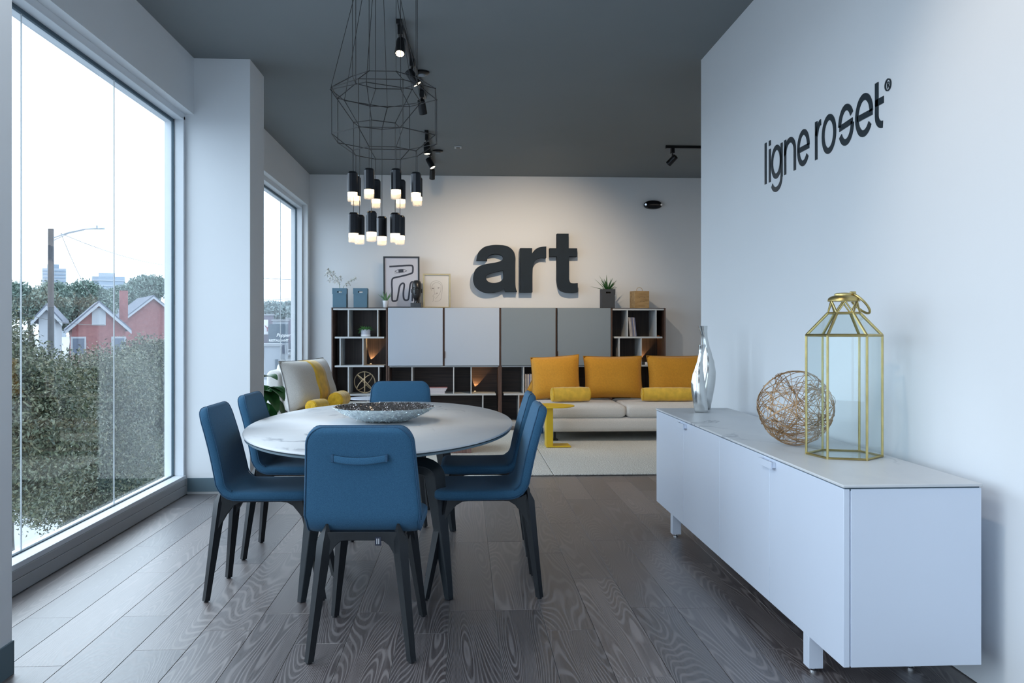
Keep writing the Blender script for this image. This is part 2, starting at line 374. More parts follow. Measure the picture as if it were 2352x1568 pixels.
def arc(cx, cy, rx, ry, a0, a1, n=16):
    return [(cx + rx * cos(radians(a0 + (a1 - a0) * i / n)), cy + ry * sin(radians(a0 + (a1 - a0) * i / n))) for i in range(n + 1)]

ZC = 3.24; XL = -2.01; XR = 1.77; YB = 11.45; YR = 6.44; XE = 4.6
# ================================================================== SETTING
floor = struct(MB().box(-2.215, XE, -4.2, YB + .1, -0.12, -0.006).build('floor', 'seam_highlight', smooth=0))
# planks: one mesh per length, laid in rows along the depth of the room
PW = 0.1985; gap = 0.0014
def plank_mesh(L):
    b = MB(); w = PW / 2 - gap / 2; l = L / 2 - gap / 2; e = 0.0010
    b.loft([[(-w, -l, -.008), (w, -l, -.008), (w, l, -.008), (-w, l, -.008)], [(-w, -l, -e), (w, -l, -e), (w, l, -e), (-w, l, -e)],
            [(-w + e, -l + e, 0), (w - e, -l + e, 0), (w - e, l - e, 0), (-w + e, l - e, 0)]])
    o = b.build('plank', 'oak_plank', None, smooth=0); me = o.data; bpy.data.objects.remove(o); return me
full = plank_mesh(1.22); cache = {}
x0 = 0.332 - PW * 12
row = 0
for i in range(0, 35):
    xc = x0 + PW * (i + .5)
    if xc - PW / 2 < -2.20 or xc + PW / 2 > XE - .05: continue
    y_start = 1.6 if xc < XR else YR - .1
    off = R.uniform(0, 1.22)
    y = y_start - off * .99
    y = y_start - (off if off > .25 else .25)
    while y < YB:
        a = y; bb = y + 1.22
        a2 = max(a, y_start); b2 = min(bb, YB)
        L = round(b2 - a2, 3)
        if L > 0.06:
            if abs(L - 1.22) < .001: me = full
            else: me = cache.setdefault(L, None) or plank_mesh(L); cache[L] = me
            o = bpy.data.objects.new('plank', me); C.objects.link(o); o.parent = floor; o.location = (xc, (a2 + b2) / 2, 0)
        y += 1.22
SB('ceiling', 'ceiling_paint', (-2.215, XE, -4.2, YB + .1, ZC, ZC + .1))
SB('wall_back', 'wall_paint', (-2.215, XE + .1, YB, YB + .15, 0, ZC))
SB('wall_right', 'wall_paint', (XR, XR + .16, -4.2, YR, 0, ZC))
SB('wall_far_right', 'wall_paint', (XE, XE + .1, YR - 1.2, YB, 0, ZC))
SB('wall_behind_partition', 'wall_paint', (XR + .16, XE, YR - 1.3, YR - 1.2, 0, ZC))
SB('wall_rear', 'wall_paint', (-2.215, -.9, -4.3, -4.15, 0, ZC), (.9, 1.95, -4.3, -4.15, 0, ZC), (-.9, .9, -4.3, -4.15, 2.6, ZC), (-.9, .9, -4.3, -4.15, 0, .06))
# left wall: header above the windows and square piers between them
SB('wall_left', 'wall_paint', (-2.215, XL, -4.2, YB, 2.82, ZC), (-2.215, XL, 11.30, YB, 0, 2.82), (-2.215, XL, -4.2, -4.0, 0, 2.82))
SB('wall_pier', 'wall_paint', (-2.215, -1.60, 6.60, 7.05, 0, ZC))
SB('wall_pier', 'wall_paint', (-2.215, -1.603, 2.73, 3.18, 0, ZC))
SB('wall_pier', 'wall_paint', (-2.215, -1.60, -1.14, -0.69, 0, ZC))
# baseboards
def bb(name, *boxes):
    o = SB(name, 'baseboard_vinyl', *boxes, bevel=.002); return o
bb('baseboard_pier', (-2.06, -1.597, 6.594, 6.602, .016, .118), (-1.602, -1.594, 6.594, 7.05, .016, .118))
bb('baseboard_near', (-1.606, -1.597, 2.73, 3.186, .0, .118), (-2.06, -1.597, 3.178, 3.186, .0, .118))
SB('trim_pier', 'grey_frame', (-2.06, -1.59, 6.588, 6.60, 0, .012))
bb('baseboard_back', (-2.0, -1.67, YB - .008, YB, .0, .11), (2.58, XE, YB - .008, YB, .0, .11))

def window(name, y0, y1, seams, zs=0.0, detail=True):
    """storefront window: sill box, frame ring, gasket, butt-jointed panes"""
    w = bpy.data.objects.new(name, None); C.objects.link(w); w['kind'] = 'structure'; w.location = (-2.15, (y0 + y1) / 2, 0)
    dx, dy = 2.15, -(y0 + y1) / 2
    def B(nm_, mat, *bx, bevel=.002, **k):
        m = MB()
        for b in bx: m.box(b[0] + dx, b[1] + dx, b[2] + dy, b[3] + dy, b[4], b[5])
        return m.build(nm_, mat, w, bevel=bevel, **k)
    B('window_sill', 'grey_frame', (-2.215, -2.062, y0, y1, 0, .066), (-2.215, -2.064, y0, y1, .068, .112), label='grey painted sill box along the floor')
    B('window_frame', 'white_frame', (-2.145, -2.066, y0, y1, .113, .14), (-2.145, -2.075, y0, y0 + .035, .14, 2.80), (-2.145, -2.075, y1 - .035, y1, .14, 2.80), (-2.145, -2.075, y0, y1, 2.775, 2.82))
    B('outer_frame', 'white_frame', (-2.215, -2.16, y0, y1, .10, .135), (-2.215, -2.16, y0, y0 + .035, .10, 2.80), (-2.215, -2.16, y1 - .035, y1, .10, 2.80), (-2.215, -2.16, y0, y1, 2.755, 2.82))
    B('gasket', 'gasket', (-2.161, -2.144, y0 + .028, y1 - .028, .128, .146), (-2.161, -2.144, y0 + .024, y0 + .046, .14, 2.78), (-2.161, -2.144, y1 - .046, y1 - .024, .14, 2.78), (-2.161, -2.144, y0, y1, 2.755, 2.782), bevel=0)
    ed = [y0 + .04] + seams + [y1 - .04]
    for a, c in zip(ed[:-1], ed[1:]):
        p = B('pane', 'pane_glass', (-2.156, -2.150, a + .0025, c - .0025, .14, 2.765), bevel=0)
    for s_ in seams:
        B('glass_joint', 'shelf_grey', (-2.1565, -2.1495, s_ - .0022, s_ + .0022, .14, 2.765), bevel=0)
    return w
w1 = window('window_1', 3.18, 6.60, [4.358, 5.481])
w2 = window('window_2', 7.05, 11.30, [8.12, 9.2, 10.337])
window('window_3', -0.69, 2.73, [.45, 1.59]); window('window_4', -4.0, -1.14, [-2.6])
w5 = bpy.data.objects.new('window_5', None); C.objects.link(w5); w5['kind'] = 'structure'; w5.location = (0, -4.2, 0)
MB().box(-.9, .9, -.03, .03, .06, .12).box(-.9, .9, -.03, .03, 2.54, 2.6).box(-.9, -.84, -.03, .03, .1, 2.56).box(.84, .9, -.03, .03, .1, 2.56).box(-.03, .03, -.03, .03, .1, 2.56).build('window_frame', 'white_frame', w5)
MB().box(-.84, .84, -.004, .004, .1, 2.56).build('pane', 'pane_glass', w5, smooth=0)

# ================================================================== DINING TABLE
TX, TY = -0.42, 4.62
t = thing('dining_table', 'oval dining table with a white veined stone top on dark splayed legs', 'table', (TX, TY, 0))
def ell(a, b, z, n=96): return [(a * cos(2 * pi * k / n), b * sin(2 * pi * k / n), z) for k in range(n)]
MB().loft([ell(.667, 1.237, .729), ell(.670, 1.24, .731), ell(.670, 1.24, .738), ell(.668, 1.238, .740)]).build('tabletop', 'marble', t, smooth=50, label='white marble-look top with thin grey veins')
MB().loft([ell(.655, 1.225, .7245), ell(.655, 1.225, .729)]).build('shadow_gap', 'gasket', t)
MB().loft([ell(.640, 1.21, .712), ell(.664, 1.234, .716), ell(.664, 1.234, .7245)]).build('under_plate', 'baseboard_vinyl', t, label='blue-grey rim plate under the stone')
MB().box(-.17, .17, -.78, .78, .655, .712).build('extension_rail', 'table_base', t, bevel=.004)
def diamond(c, r, z, r2=None):
    return [(c[0] - r, c[1], z), (c[0], c[1] - r, z), (c[0] + r, c[1], z), (c[0], c[1] + r, z)]
for sy in (-1, 1):
    fy = sy * .67
    for sx_ in (-1, 1):
        # one bent leg: tapered upright, rounded shoulder, then the half bridge that meets its twin
        fx = sx_ * .33 + .02; x1 = fx - sx_ * .065; R_ = .075; pth = []
        for k in range(9): u = k / 8; pth.append((fx + (x1 - fx) * u, fy - sy * .05 * u, .545 * u, .021 + .027 * u))
        for k in range(1, 8):
            a = k / 7 * pi / 2; pth.append((x1 - sx_ * R_ * (1 - cos(a)), fy - sy * .05, .545 + R_ * .72 * sin(a), .048 - .008 * k / 7))
        for k in range(1, 5): pth.append((x1 - sx_ * R_ + (.02 - x1 + sx_ * R_) * k / 4, fy - sy * .05, .599, .040))
        rings = []
        for k, (x, y, z, r_) in enumerate(pth):
            a = pth[max(0, k - 1)]; b = pth[min(len(pth) - 1, k + 1)]; tx, tz = b[0] - a[0], b[2] - a[2]; l_ = math.hypot(tx, tz); nx, nz = -tz / l_, tx / l_
            if k == 0: nx, nz = (-1, 0)
            rings.append([Vector((x + nx * r_, y, z + nz * r_)), Vector((x, y - r_ * .9, z)), Vector((x - nx * r_, y, z - nz * r_)), Vector((x, y + r_ * .9, z))])
        MB().loft(rings).build('leg', 'table_base', t, smooth=35, bevel=.003)
    yy = fy - sy * .05
    MB().box(.02 - .10, .02 + .10, yy - .03, yy + .03, .62, .712).build('riser', 'table_base', t, bevel=.004)

# ================================================================== CHAIRS
def chair():
    t = thing('dining_chair', '', 'chair')
    # shell centreline in (y, z): seat front -> corner -> back top
    path = []
    path += [(.215 - .0 * k, .476) for k in range(1)]
    for k in range(1, 9): path.append((.215 - .345 * k / 8, .476 - .002 * sin(k / 8 * pi)))
    cx_, cz_, rr = -.125, .546, .07
    a0, a1 = -90, -193 + 12
    for k in range(1, 8):
        a = radians(-90 - (90 - 12) * k / 7); path.append((cx_ + rr * cos(a) , cz_ + rr * sin(a)))
    e = path[-1]; top = (-.282, .868)
    for k in range(1, 15):
        u = k / 14; path.append((e[0] + (top[0] - e[0]) * u + .006 * sin(u * pi), e[1] + (top[1] - e[1]) * u))
    L = [0]
    for a, b in zip(path[:-1], path[1:]): L.append(L[-1] + math.hypot(b[0] - a[0], b[1] - a[1]))
    T = L[-1]
    # refine at both ends so that the outline corners round off
    def at(s):
        s = min(max(s, 0), T)
        for i in range(len(L) - 1):
            if s <= L[i + 1] or i == len(L) - 2:
                u = (s - L[i]) / (L[i + 1] - L[i]); p, q = path[i], path[i + 1]
                return (p[0] + (q[0] - p[0]) * u, p[1] + (q[1] - p[1]) * u), (q[0] - p[0], q[1] - p[1])
    st = []
    rc = .065
    st += [rc * (1 - cos(a * pi / 2 / 7)) for a in range(8)]
    n = 30; st += [rc + (T - 2 * rc) * k / n for k in range(1, n)]
    st += [T - rc * (1 - cos(a * pi / 2 / 7)) for a in range(7, -1, -1)]
    rings = []; pipe_l = {-1: [], 1: []}
    for s in st:
        (y, z), (dy, dz) = at(s)
        if abs(s - (T - .0)) < 1: pass
        dl = math.hypot(dy, dz); dy /= dl; dz /= dl; ny, nz = dz, -dy     # outward normal (away from sitter)
        base = .214 if s < .42 else .221 - .026 * (s - .42) / (T - .42)
        d = min(s, T - s); hw = base - (rc - sqrt(max(0, rc * rc - (rc - min(d, rc)) ** 2))) * .85
        ht = .026 * (sqrt(max(0, 1 - (1 - min(d, .02) / .02) ** 2)) * .6 + .4)
        if .30 < s < .45: ht *= 1.0
        sec = sup(1, 1, 5, 28, pi / 28)
        rings.append([(hw * a, y + ny * ht * -b, z + nz * ht * -b) for a, b in sec])
        for sd in (-1, 1): pipe_l[sd].append((sd * (hw - .006), y - ny * ht * .74, z - nz * ht * .74))
    MB().loft(rings).build('shell', 'blue_fabric', t, smooth=60, label='one-piece upholstered seat and back in blue fabric')
    loop = pipe_l[1] + list(reversed(pipe_l[-1]))
    MB().tube(loop, .0028, 6, closed=True).build('piping', 'blue_piping', t)
    # rear outline piping on the outer face
    loop2 = []
    for sd in (1, -1):
        seq = st if sd == 1 else list(reversed(st))
        for s in seq:
            if s < .36: continue
            (y, z), (dy, dz) = at(s); dl = math.hypot(dy, dz); dy /= dl; dz /= dl; ny, nz = dz, -dy
            base = .221 - .026 * max(0, (s - .42)) / (T - .42); d = T - s
            hw = base - (rc - sqrt(max(0, rc * rc - (rc - min(d, rc)) ** 2))) * .85
            ht = .026 * (sqrt(max(0, 1 - (1 - min(d, .02) / .02) ** 2)) * .6 + .4)
            loop2.append((sd * (hw - .006), y + ny * ht * .74, z + nz * ht * .74))
    MB().tube(loop2, .0026, 6, closed=True).build('piping', 'blue_piping', t)
    # strap handle on the rear of the back
    rs = []
    for k in range(13):
        u = k / 12 * 2 - 1; x = u * .096; z = .752 - .010 * (1 - u * u); so = .012 + .012 * (1 - u * u)
        yb = -.244 - (z - .752) * .3 - .026
        rs.append([(x, yb - so + b * .004, z + a * .013) for a, b in sup(1, 1, 3, 12)])
    MB().loft(rs).build('strap_handle', 'blue_fabric', t, smooth=60)
    for sd in (-1, 1): MB().box(sd * .098 - .005, sd * .098 + .005, -.288, -.262, .738, .766).build('strap_end', 'blue_piping', t, bevel=.002)
    # legs: tapered, turned 45 degrees, splayed
    for sx_ in (-1, 1):
        for rear in (True, False):
            fy = -.262 if rear else .255; ty = -.207 if rear else .165; tz = .492 if rear else .448
            rg = []
            for k in range(9):
                u = k / 8; r = .0175 + .014 * u ** 1.3
                if rear and k == 8: r = .004
                rg.append(diamond((sx_ * (.187 - .055 * u), fy + (ty - fy) * u), r, tz * u + .006))
            leg = MB().loft(rg).build('leg', 'black_wood', t, smooth=30)
            MB().cyl((sx_ * .187, fy, 0), (sx_ * .187, fy, .008), .011, 10).build('glide', 'black_metal', leg)
    # arched rails under the seat
    fr = MB()
    def rail(p, q, th=.030, drop=.125):
        p = Vector(p); q = Vector(q); n_ = 14; rings = []
        d = (q - p).normalized(); w = Vector((-d.y, d.x, 0)) * th / 2
        for k in range(n_ + 1):
            u = k / n_; c = p + (q - p) * u; s_ = abs(2 * u - 1)
            zb = .438 - drop * max(0, (s_ - .45) / .55) ** 2.6
            e_ = p if u < .5 else q; k_ = (.446 - zb) * s_ ** 4      # the lower edge follows the splay of the leg it runs into
            o_ = Vector(((1 if e_.x > 0 else -1) * .112 * k_, (-.112 if e_.y < 0 else .20) * k_, 0)); zt2 = .456 if c.y > -.2 else .470
            rings.append([(c - w + o_) + Vector((0, 0, zb)), (c + w + o_) + Vector((0, 0, zb)), (c + w) + Vector((0, 0, zt2)), (c - w) + Vector((0, 0, zt2))])
        fr.loft(rings)
    xs, ys = .138, .168
    yr = .205; rail((-xs, -yr, 0), (xs, -yr, 0)); rail((-xs, ys, 0), (xs, ys, 0)); rail((-xs, -yr, 0), (-xs, ys, 0)); rail((xs, -yr, 0), (xs, ys, 0))
    fr.build('seat_frame', 'black_wood', t, smooth=35, bevel=.002)
    tg = MB().box(.048, .071, -.2225, -.2200, .420, .452).build('care_tag', 'tag_navy', t)
    MB().box(.054, .0565, -.2232, -.2225, .426, .446).box(.061, .0635, -.2232, -.2225, .426, .446).build('tag_mark', 'white_print', tg, smooth=0)
    return t
c0 = chair()
CH = [((-.372, 3.475), radians(-2), 'blue upholstered chair at the near end of the oval table, back to the camera'),
      ((-.895, 4.160), radians(-90), 'blue upholstered chair on the window side of the table, the nearer of two'),
      ((-.905, 4.870), radians(-91), 'blue upholstered chair on the window side of the table, the farther of two'),
      ((.078, 4.130), radians(90), 'blue upholstered chair on the sideboard side of the table, the nearer of two'),
      ((.088, 4.840), radians(89), 'blue upholstered chair on the sideboard side of the table, the farther of two'),
      ((-.432, 5.66), radians(180), 'blue upholstered chair at the far end of the oval table, facing the camera')]
for i, (p, rz, lb) in enumerate(CH):
    o = c0 if i == 0 else copy_tree(c0)
    o.location = (p[0], p[1], 0); o.rotation_euler = (0, 0, rz); o['label'] = lb; o['group'] = 'blue dining chairs around the oval table'

# ================================================================== BOWL
bt = thing('bowl', 'wide shallow silver bowl with a faceted crushed-glass surface on the dining table', 'bowl', (-.42, 4.60, .740))
prof_o = [(.055, .002), (.10, .004), (.15, .016), (.20, .038), (.24, .060), (.266, .078)]
prof_i = [(.262, .078), (.235, .060), (.195, .041), (.145, .021), (.09, .010), (.02, .008)]
bw = MB(); n = 96; rings = []
for pi_, (r, z) in enumerate(prof_o + prof_i):
    rings.append([((r + R.uniform(-.002, .002)) * cos(2 * pi * k / n), (r + R.uniform(-.002, .002)) * sin(2 * pi * k / n), z + R.uniform(-.0012, .0012) * (z > .01)) for k in range(n)])
bw.loft(rings[:7], cap=False); bw.add(rings[0], [tuple(range(n))]); bw.build('basin', 'crystal_bits', bt, smooth=0)
li = MB().loft(rings[6:], cap=False); li.add(rings[-1], [tuple(range(n))]); li.build('lining', 'crystal_inner', bt, smooth=0)
# chips of glass set into both faces
for face in range(2):
    ch = MB()
    pr = prof_i if face == 0 else prof_o
    for _ in range(1900 if face == 0 else 1500):
        i = R.randrange(len(pr) - 1); u = R.random(); r = pr[i][0] + (pr[i + 1][0] - pr[i][0]) * u; z = pr[i][1] + (pr[i + 1][1] - pr[i][1]) * u
        if R.random() > (r / .26) or r < .07: continue
        a = R.uniform(0, 2 * pi); c = Vector((r * cos(a), r * sin(a), z + (.0015 if face == 0 else -.0005)))
        s_ = R.uniform(.0025, .0055)
        q = Quaternion((R.gauss(0, 1), R.gauss(0, 1), R.gauss(0, 1), R.gauss(0, 1))).normalized()
        vs = [c + q @ Vector(v) * s_ for v in ((1, 0, 0), (-.5, .9, 0), (-.5, -.9, 0), (0, 0, .8))]
        ch.add(vs, [(0, 1, 3), (1, 2, 3), (2, 0, 3), (0, 2, 1)])
    o = ch.build('glass_chips', 'crystal_inner' if face == 0 else 'crystal_bits', bt, smooth=0); o['kind'] = 'stuff'

# ================================================================== SIDEBOARD
X0, X1, Y0, Y1 = 1.221, 1.679, 2.745, 5.49
sb = thing('sideboard', 'long white lacquered sideboard with a thin veined stone top along the right wall', 'sideboard', (X0, Y0, 0))
def sbx(nm_, mat, *bx, bevel=.0015, parent=None, **k):
    m = MB()
    for b in bx: m.box(b[0] - X0, b[1] - X0, b[2] - Y0, b[3] - Y0, b[4], b[5])
    return m.build(nm_, mat, parent or sb, bevel=bevel, **k)
sbx('body', 'lacquer_white', (X0 + .022, X1, Y0 + .004, Y1, .132, .700))
sbx('end_panel', 'lacquer_white', (X0 + .024, X1, Y0, Y0 + .0035, .13, .706))
sbx('top', 'marble', (X0 - .004, X1 + .003, Y0 - .004, Y1 + .003, .7105, .720), bevel=.002, label='thin white veined stone top')
sbx('shadow_gap', 'gasket', (X0 + .006, X1 - .006, Y0 + .003, Y1 - .003, .700, .7105), bevel=0)
ed = [Y0, 3.431, 4.118, 4.804, Y1]
for i in range(4):
    d_ = sbx('door', 'lacquer_white', (X0, X0 + .020, ed[i] + .0012, ed[i + 1] - .0012, .13, .706))
for y in (3.431, 4.804):
    h = sbx('handle', 'lacquer_white', (X0 - .022, X0 - .016, y - .075, y + .075, .672, .700), (X0 - .018, X0, y - .072, y - .066, .676, .698), (X0 - .018, X0, y + .066, y + .072, .676, .698), bevel=.001)
for y in (3.03, 5.06):
    for x in (X0, X1 - .10):
        l = sbx('leg', 'lacquer_white', (x, x + .052, y, y + .052, .016, .131))
        m = MB().lathe([(.014, 0), (.014, .005), (.006, .007), (.006, .017)], (x + .026 - X0, y + .026 - Y0, 0), 14).build('levelling_foot', 'chrome', l)

# ---- vases
def vase(loc, h, r, lean, ph, label):
    t = thing('vase', label, 'vase', loc)
    pr = [(0, .92), (.02, 1.0), (.15, 1.08), (.3, 1.12), (.42, 1.06), (.55, .85), (.66, .60), (.76, .42), (.86, .36), (.93, .42), (1.0, .56)]
    rings = []; n = 40; m = 48
    for k in range(m + 1):
        u = k / m
        i = max(j for j in range(len(pr)) if pr[j][0] <= u + 1e-9); i = min(i, len(pr) - 2)
        v = (u - pr[i][0]) / (pr[i + 1][0] - pr[i][0]); v = v * v * (3 - 2 * v); rr = (pr[i][1] + (pr[i + 1][1] - pr[i][1]) * v) * r
        cx = lean * sin(u * pi * 1.5 + ph) * h * .035
        tw = ph + u * 2.6; amp = .16 * sin(min(1, u * 1.15) * pi)
        rings.append([(cx + rr * (1 - amp * max(0, cos(a - tw)) ** 3) * cos(a), rr * (1 - amp * max(0, cos(a - tw)) ** 3) * sin(a) * .92, u * h) for a in [2 * pi * j / n for j in range(n)]])
    inner = [[(x * .86 + rings[-1][0][0] * 0, y * .86, h - .004 - d) for x, y, _ in rings[-1 - int(d * 200)]] for d in (0, .03)]
    MB().loft(rings + inner).build('body', 'silver', t, smooth=70)
    return t
vase((1.424, 5.20, .720), .408, .041, 1, 2.6, 'shorter twisted silver vase at the far end of the sideboard')
vase((1.512, 5.42, .720), .524, .052, -1, 2.2, 'taller twisted silver vase at the far end of the sideboard')

# ---- wire ball
wb = thing('wire_ball', 'large openwork copper wire ball beside the lantern on the sideboard', 'ornament', (1.433, 3.705, .720))
rb = .1625
m = MB()
hubs = [Vector((R.gauss(0, 1), R.gauss(0, 1), R.gauss(0, 1))).normalized() for _ in range(16)]
hubs += [Vector((-.35, -.93, .15)).normalized(), Vector((.25, -.9, -.25)).normalized(), Vector((-.5, -.75, -.45)).normalized(), Vector((.45, -.75, .5)).normalized()]
for k in range(175):
    h = R.choice(hubs); q = Vector((R.gauss(0, 1), R.gauss(0, 1), R.gauss(0, 1))).normalized(); ax = h.cross(q)
    if ax.length < .2: continue
    ax.normalize(); span = R.uniform(1.0, 2.6); st_ = -R.uniform(.0, .6); pts = []
    rr = rb - R.uniform(.001, .007); wob = R.uniform(-.02, .02)
    for j in range(13):
        a = st_ + span * j / 12; v = Quaternion(ax, a) @ h; pts.append(v * (rr + wob * .25 * sin(j / 12 * pi)) + Vector((0, 0, rb)))
    m.tube(pts, .00125, 5)
o = m.build('wire_mesh', 'copper_wire', wb); 
m = MB()
for h in hubs:
    q = h.orthogonal().normalized(); m.cyl(h * (rb - .004) + Vector((0, 0, rb)), h * (rb + .001) + Vector((0, 0, rb)), .0045, 8)
m.build('wire_knots', 'copper_wire', wb)

# ---- lantern
ln = thing('lantern', 'tall hexagonal brass and glass lantern with a ring handle on the sideboard', 'lantern', (1.506, 3.385, .720))
A6 = [radians(161.5 + 60 * k) for k in range(6)]; rl = .142; zt = .478; r2 = .060; z2 = .566; z3 = .612
V = lambda a, r, z: Vector((r * cos(a), r * sin(a), z))
for k in range(6):
    a, b = A6[k], A6[(k + 1) % 6]
    MB().tube([V(a, rl, 0), V(a, rl, zt)], .0048, 6).build('upright', 'brass', ln)
    MB().tube([V(a, rl, .004), V(b, rl, .004)], .0046, 6).build('bottom_rail', 'brass', ln)
    MB().tube([V(a, rl, zt), V(b, rl, zt)], .0056, 6).build('top_rail', 'brass', ln)
    MB().tube([V(a, rl, zt), V(a, r2, z2)], .0056, 6).build('roof_rib', 'brass', ln)
    MB().tube([V(a, r2, z2), V(b, r2, z2)], .0048, 6).build('crown_rail', 'brass', ln)
    c = (a + (A6[(k + 1) % 6] if k < 5 else A6[0] + 2 * pi)) / 2
    MB().tube([V(a, r2, z2), V(c, r2 * .90, z3)], .0034, 6).tube([V(b, r2, z2), V(c, r2 * .90, z3)], .0034, 6).build('crown_strut', 'brass', ln)
    def pane(p4):
        m = MB(); p4 = [Vector(p) for p in p4]; nn = (p4[1] - p4[0]).cross(p4[2] - p4[0]).normalized() * .001
        m.add([p - nn for p in p4] + [p + nn for p in p4], [(0, 1, 2, 3), (7, 6, 5, 4), (0, 4, 5, 1), (1, 5, 6, 2), (2, 6, 7, 3), (3, 7, 4, 0)])
        m.build('pane', 'lantern_glass', ln, smooth=0)
    i_ = .985
    pane([V(a, rl * i_, .006), V(b, rl * i_, .006), V(b, rl * i_, zt), V(a, rl * i_, zt)])
    pane([V(a, rl * i_, zt + .002), V(b, rl * i_, zt + .002), V(b, r2, z2), V(a, r2, z2)])
MB().add([V(a, rl - .003, .0015) for a in A6] + [V(a, rl - .003, .0035) for a in A6], [tuple(range(6)), tuple(range(11, 5, -1))] + [(i, i + 6, (i + 1) % 6 + 6, (i + 1) % 6) for i in range(6)]).build('base_pane', 'lantern_glass', ln, smooth=0)
MB().lathe([(.060, .612), (.062, .614), (.060, .624), (.050, .632), (.036, .636), (.036, .642), (.030, .646), (.002, .648)], n=36).build('cap', 'brass', ln)
MB().cyl((.022, -.012, .634), (.040, -.012, .634), .010, 14).box(.020, .042, -.018, -.006, .628, .652).build('hinge', 'brass', ln, bevel=.002)
rg = []
for k in range(40):
    a = 2 * pi * k / 40; p = Vector((cos(a) * .052 + .052, sin(a) * .050, 0)); q = Quaternion((0, 1, 0), radians(48)); rg.append(q @ p + Vector((.026, -.006, .643)))
MB().tube(rg, .0050, 8, closed=True).build('ring_handle', 'brass', ln)
MB().tube([(.028 + .012 * cos(a), -.022, .618 + .020 * sin(a)) for a in [2 * pi * k / 20 for k in range(20)]], .0007, 4, closed=True).build('tag_string', 'white_print', ln)

# ================================================================== WALL LETTERING (right wall)
lg = thing('wall_lettering', 'thin black lettering of a furniture brand name mounted high on the right wall', 'lettering', (XR, 5.05, 2.075))
TH_ = .0035
def lf(u, v, d): return (-d, -u, v)        # u runs towards the camera, v up, d out of the wall
def letter(*ribs):
    m = MB()
    for r in ribs: m.ribbon(r[0], r[1], lf, .0005, TH_, closed=len(r) > 2 and r[2])
    return m.build('letter', 'logo_black', lg, smooth=30)
xh = .192; sw = .030; hs = sw / 2
letter(([(.018, 0), (.018, .242)], .030))
letter(([(.088, 0), (.088, xh)], .028)); letter(([(.088, .212), (.088, .242)], .028))
g0, g1 = .120, .290; gc = (g0 + g1 - .02) / 2
letter((arc(gc, .098, (g1 - g0) / 2 - hs, .096 - hs, 0, 360, 32)[:-1], sw, True), ([(g1 - .014, .188), (g1 - .014, .0)] + arc(gc, -.0, (g1 - g0) / 2 - hs + .008, .058, 0, -155, 12), sw * .95))
n0, n1 = .315, .485
letter(([(n0 + .015, 0), (n0 + .015, xh)], .029), ([(n0 + .017, .11)] + arc((n0 + n1) / 2, .112, (n1 - n0) / 2 - hs, .065, 180, 0, 14) + [(n1 - .015, 0)], sw))
def e_(a, b): 
    c = (a + b) / 2; rx = (b - a) / 2 - hs; ry = .096 - hs
    letter((arc(c, .096, rx, ry, 0, 325, 30), sw), ([(a + .02, .092), (b - .004, .092)], .028))
e_(.505, .670)
letter(([(.755, 0), (.755, xh)], .028), ([(.757, .12)] + arc(.815, .125, .05, .052, 165, 92, 8), .030))
letter((arc(.9075, .096, .0825 - hs, .096 - hs, 0, 360, 32)[:-1], sw, True))
s0, s1 = 1.015, 1.18; sc = (s0 + s1) / 2; rx = (s1 - s0) / 2 - hs; ry = .096 - hs
letter((arc(sc, .096, rx, ry, 28, 172, 16) + [(s0 + .014, .098)], sw), ([(s0 + .012, .092), (s1 - .012, .100)], .028), ([(s1 - .013, .096)] + arc(sc, .096, rx, ry, -4, -150, 16), sw))
e_(1.195, 1.365)
letter(([(1.400, .205), (1.400, .060)] + arc(1.455, .062, .055, .047, 180, 268, 8), [.030] * 2 + [.030] * 9), ([(1.39, .118), (1.462, .118)], .030))
rm = MB(); rm.ribbon(arc(1.502, .168, .0235, .0235, 0, 360, 28)[:-1], .0045, lf, .0005, .006, True)
rm.ribbon([(1.494, .155), (1.494, .181)], .0045, lf, .0005, .003); rm.ribbon([(1.494, .180), (1.502, .180)] + arc(1.502, .174, .006, .006, 90, -90, 6) + [(1.494, .168)], .0042, lf, .0005, .003); rm.ribbon([(1.501, .168), (1.509, .155)], .0045, lf, .0005, .003)
rm.build('registered_mark', 'logo_black', lg, smooth=30)

# ================================================================== BOOKCASES on the back wall
YF = 11.0; YK = 11.42
def bx(t, nm_, mat, *b, bevel=.0012, parent=None, **k):
    m = MB(); l = t.location
    for q in b: m.box(q[0] - l.x, q[1] - l.x, q[2] - l.y, q[3] - l.y, q[4], q[5])
    return m.build(nm_, mat, parent or t, bevel=bevel, **k)
ZT = 1.498
def tall(x0, x1, rows, label, lastrow):
    t = thing('bookcase', label, 'bookcase', (x0, YF, 0), group='bookcase units on the back wall')
    bx(t, 'side_panel', 'walnut_upright', (x0, x0 + .017, YF, YK, 0, ZT)); bx(t, 'side_panel', 'walnut_upright', (x1 - .019, x1, YF, YK, 0, ZT))
    bx(t, 'back_panel', 'walnut_back', (x0, x1, YK - .012, YK, .05, ZT)); bx(t, 'top_panel', 'walnut_flat', (x0, x1, YF, YK, ZT - .009, ZT))
    bx(t, 'plinth', 'shelf_grey', (x0 + .02, x1 - .02, YF + .01, YK - .02, 0, .055))
    zz = [1.489, 1.1325, .772, .412, .055]; inset = [.022, .042, .042, .042, .022]
    for i, z in enumerate(zz):
        bx(t, 'shelf', 'shelf_grey', (x0 + inset[i], x1 - inset[i], YF + .003, YK - .012, z - .021, z))
    for i, xs in enumerate(rows):
        for x in xs: bx(t, 'divider', 'shelf_grey', (x - .0075, x + .0075, YF + .004, YK - .012, zz[i + 1], zz[i] - .021))
    return t
bL = tall(-1.664, -.962 - .004, [[-1.454, -1.088], [-1.5555, -1.272], [-1.454, -1.075], [-1.2155]], 'open walnut bookcase tower with grey shelves at the window end', 0)
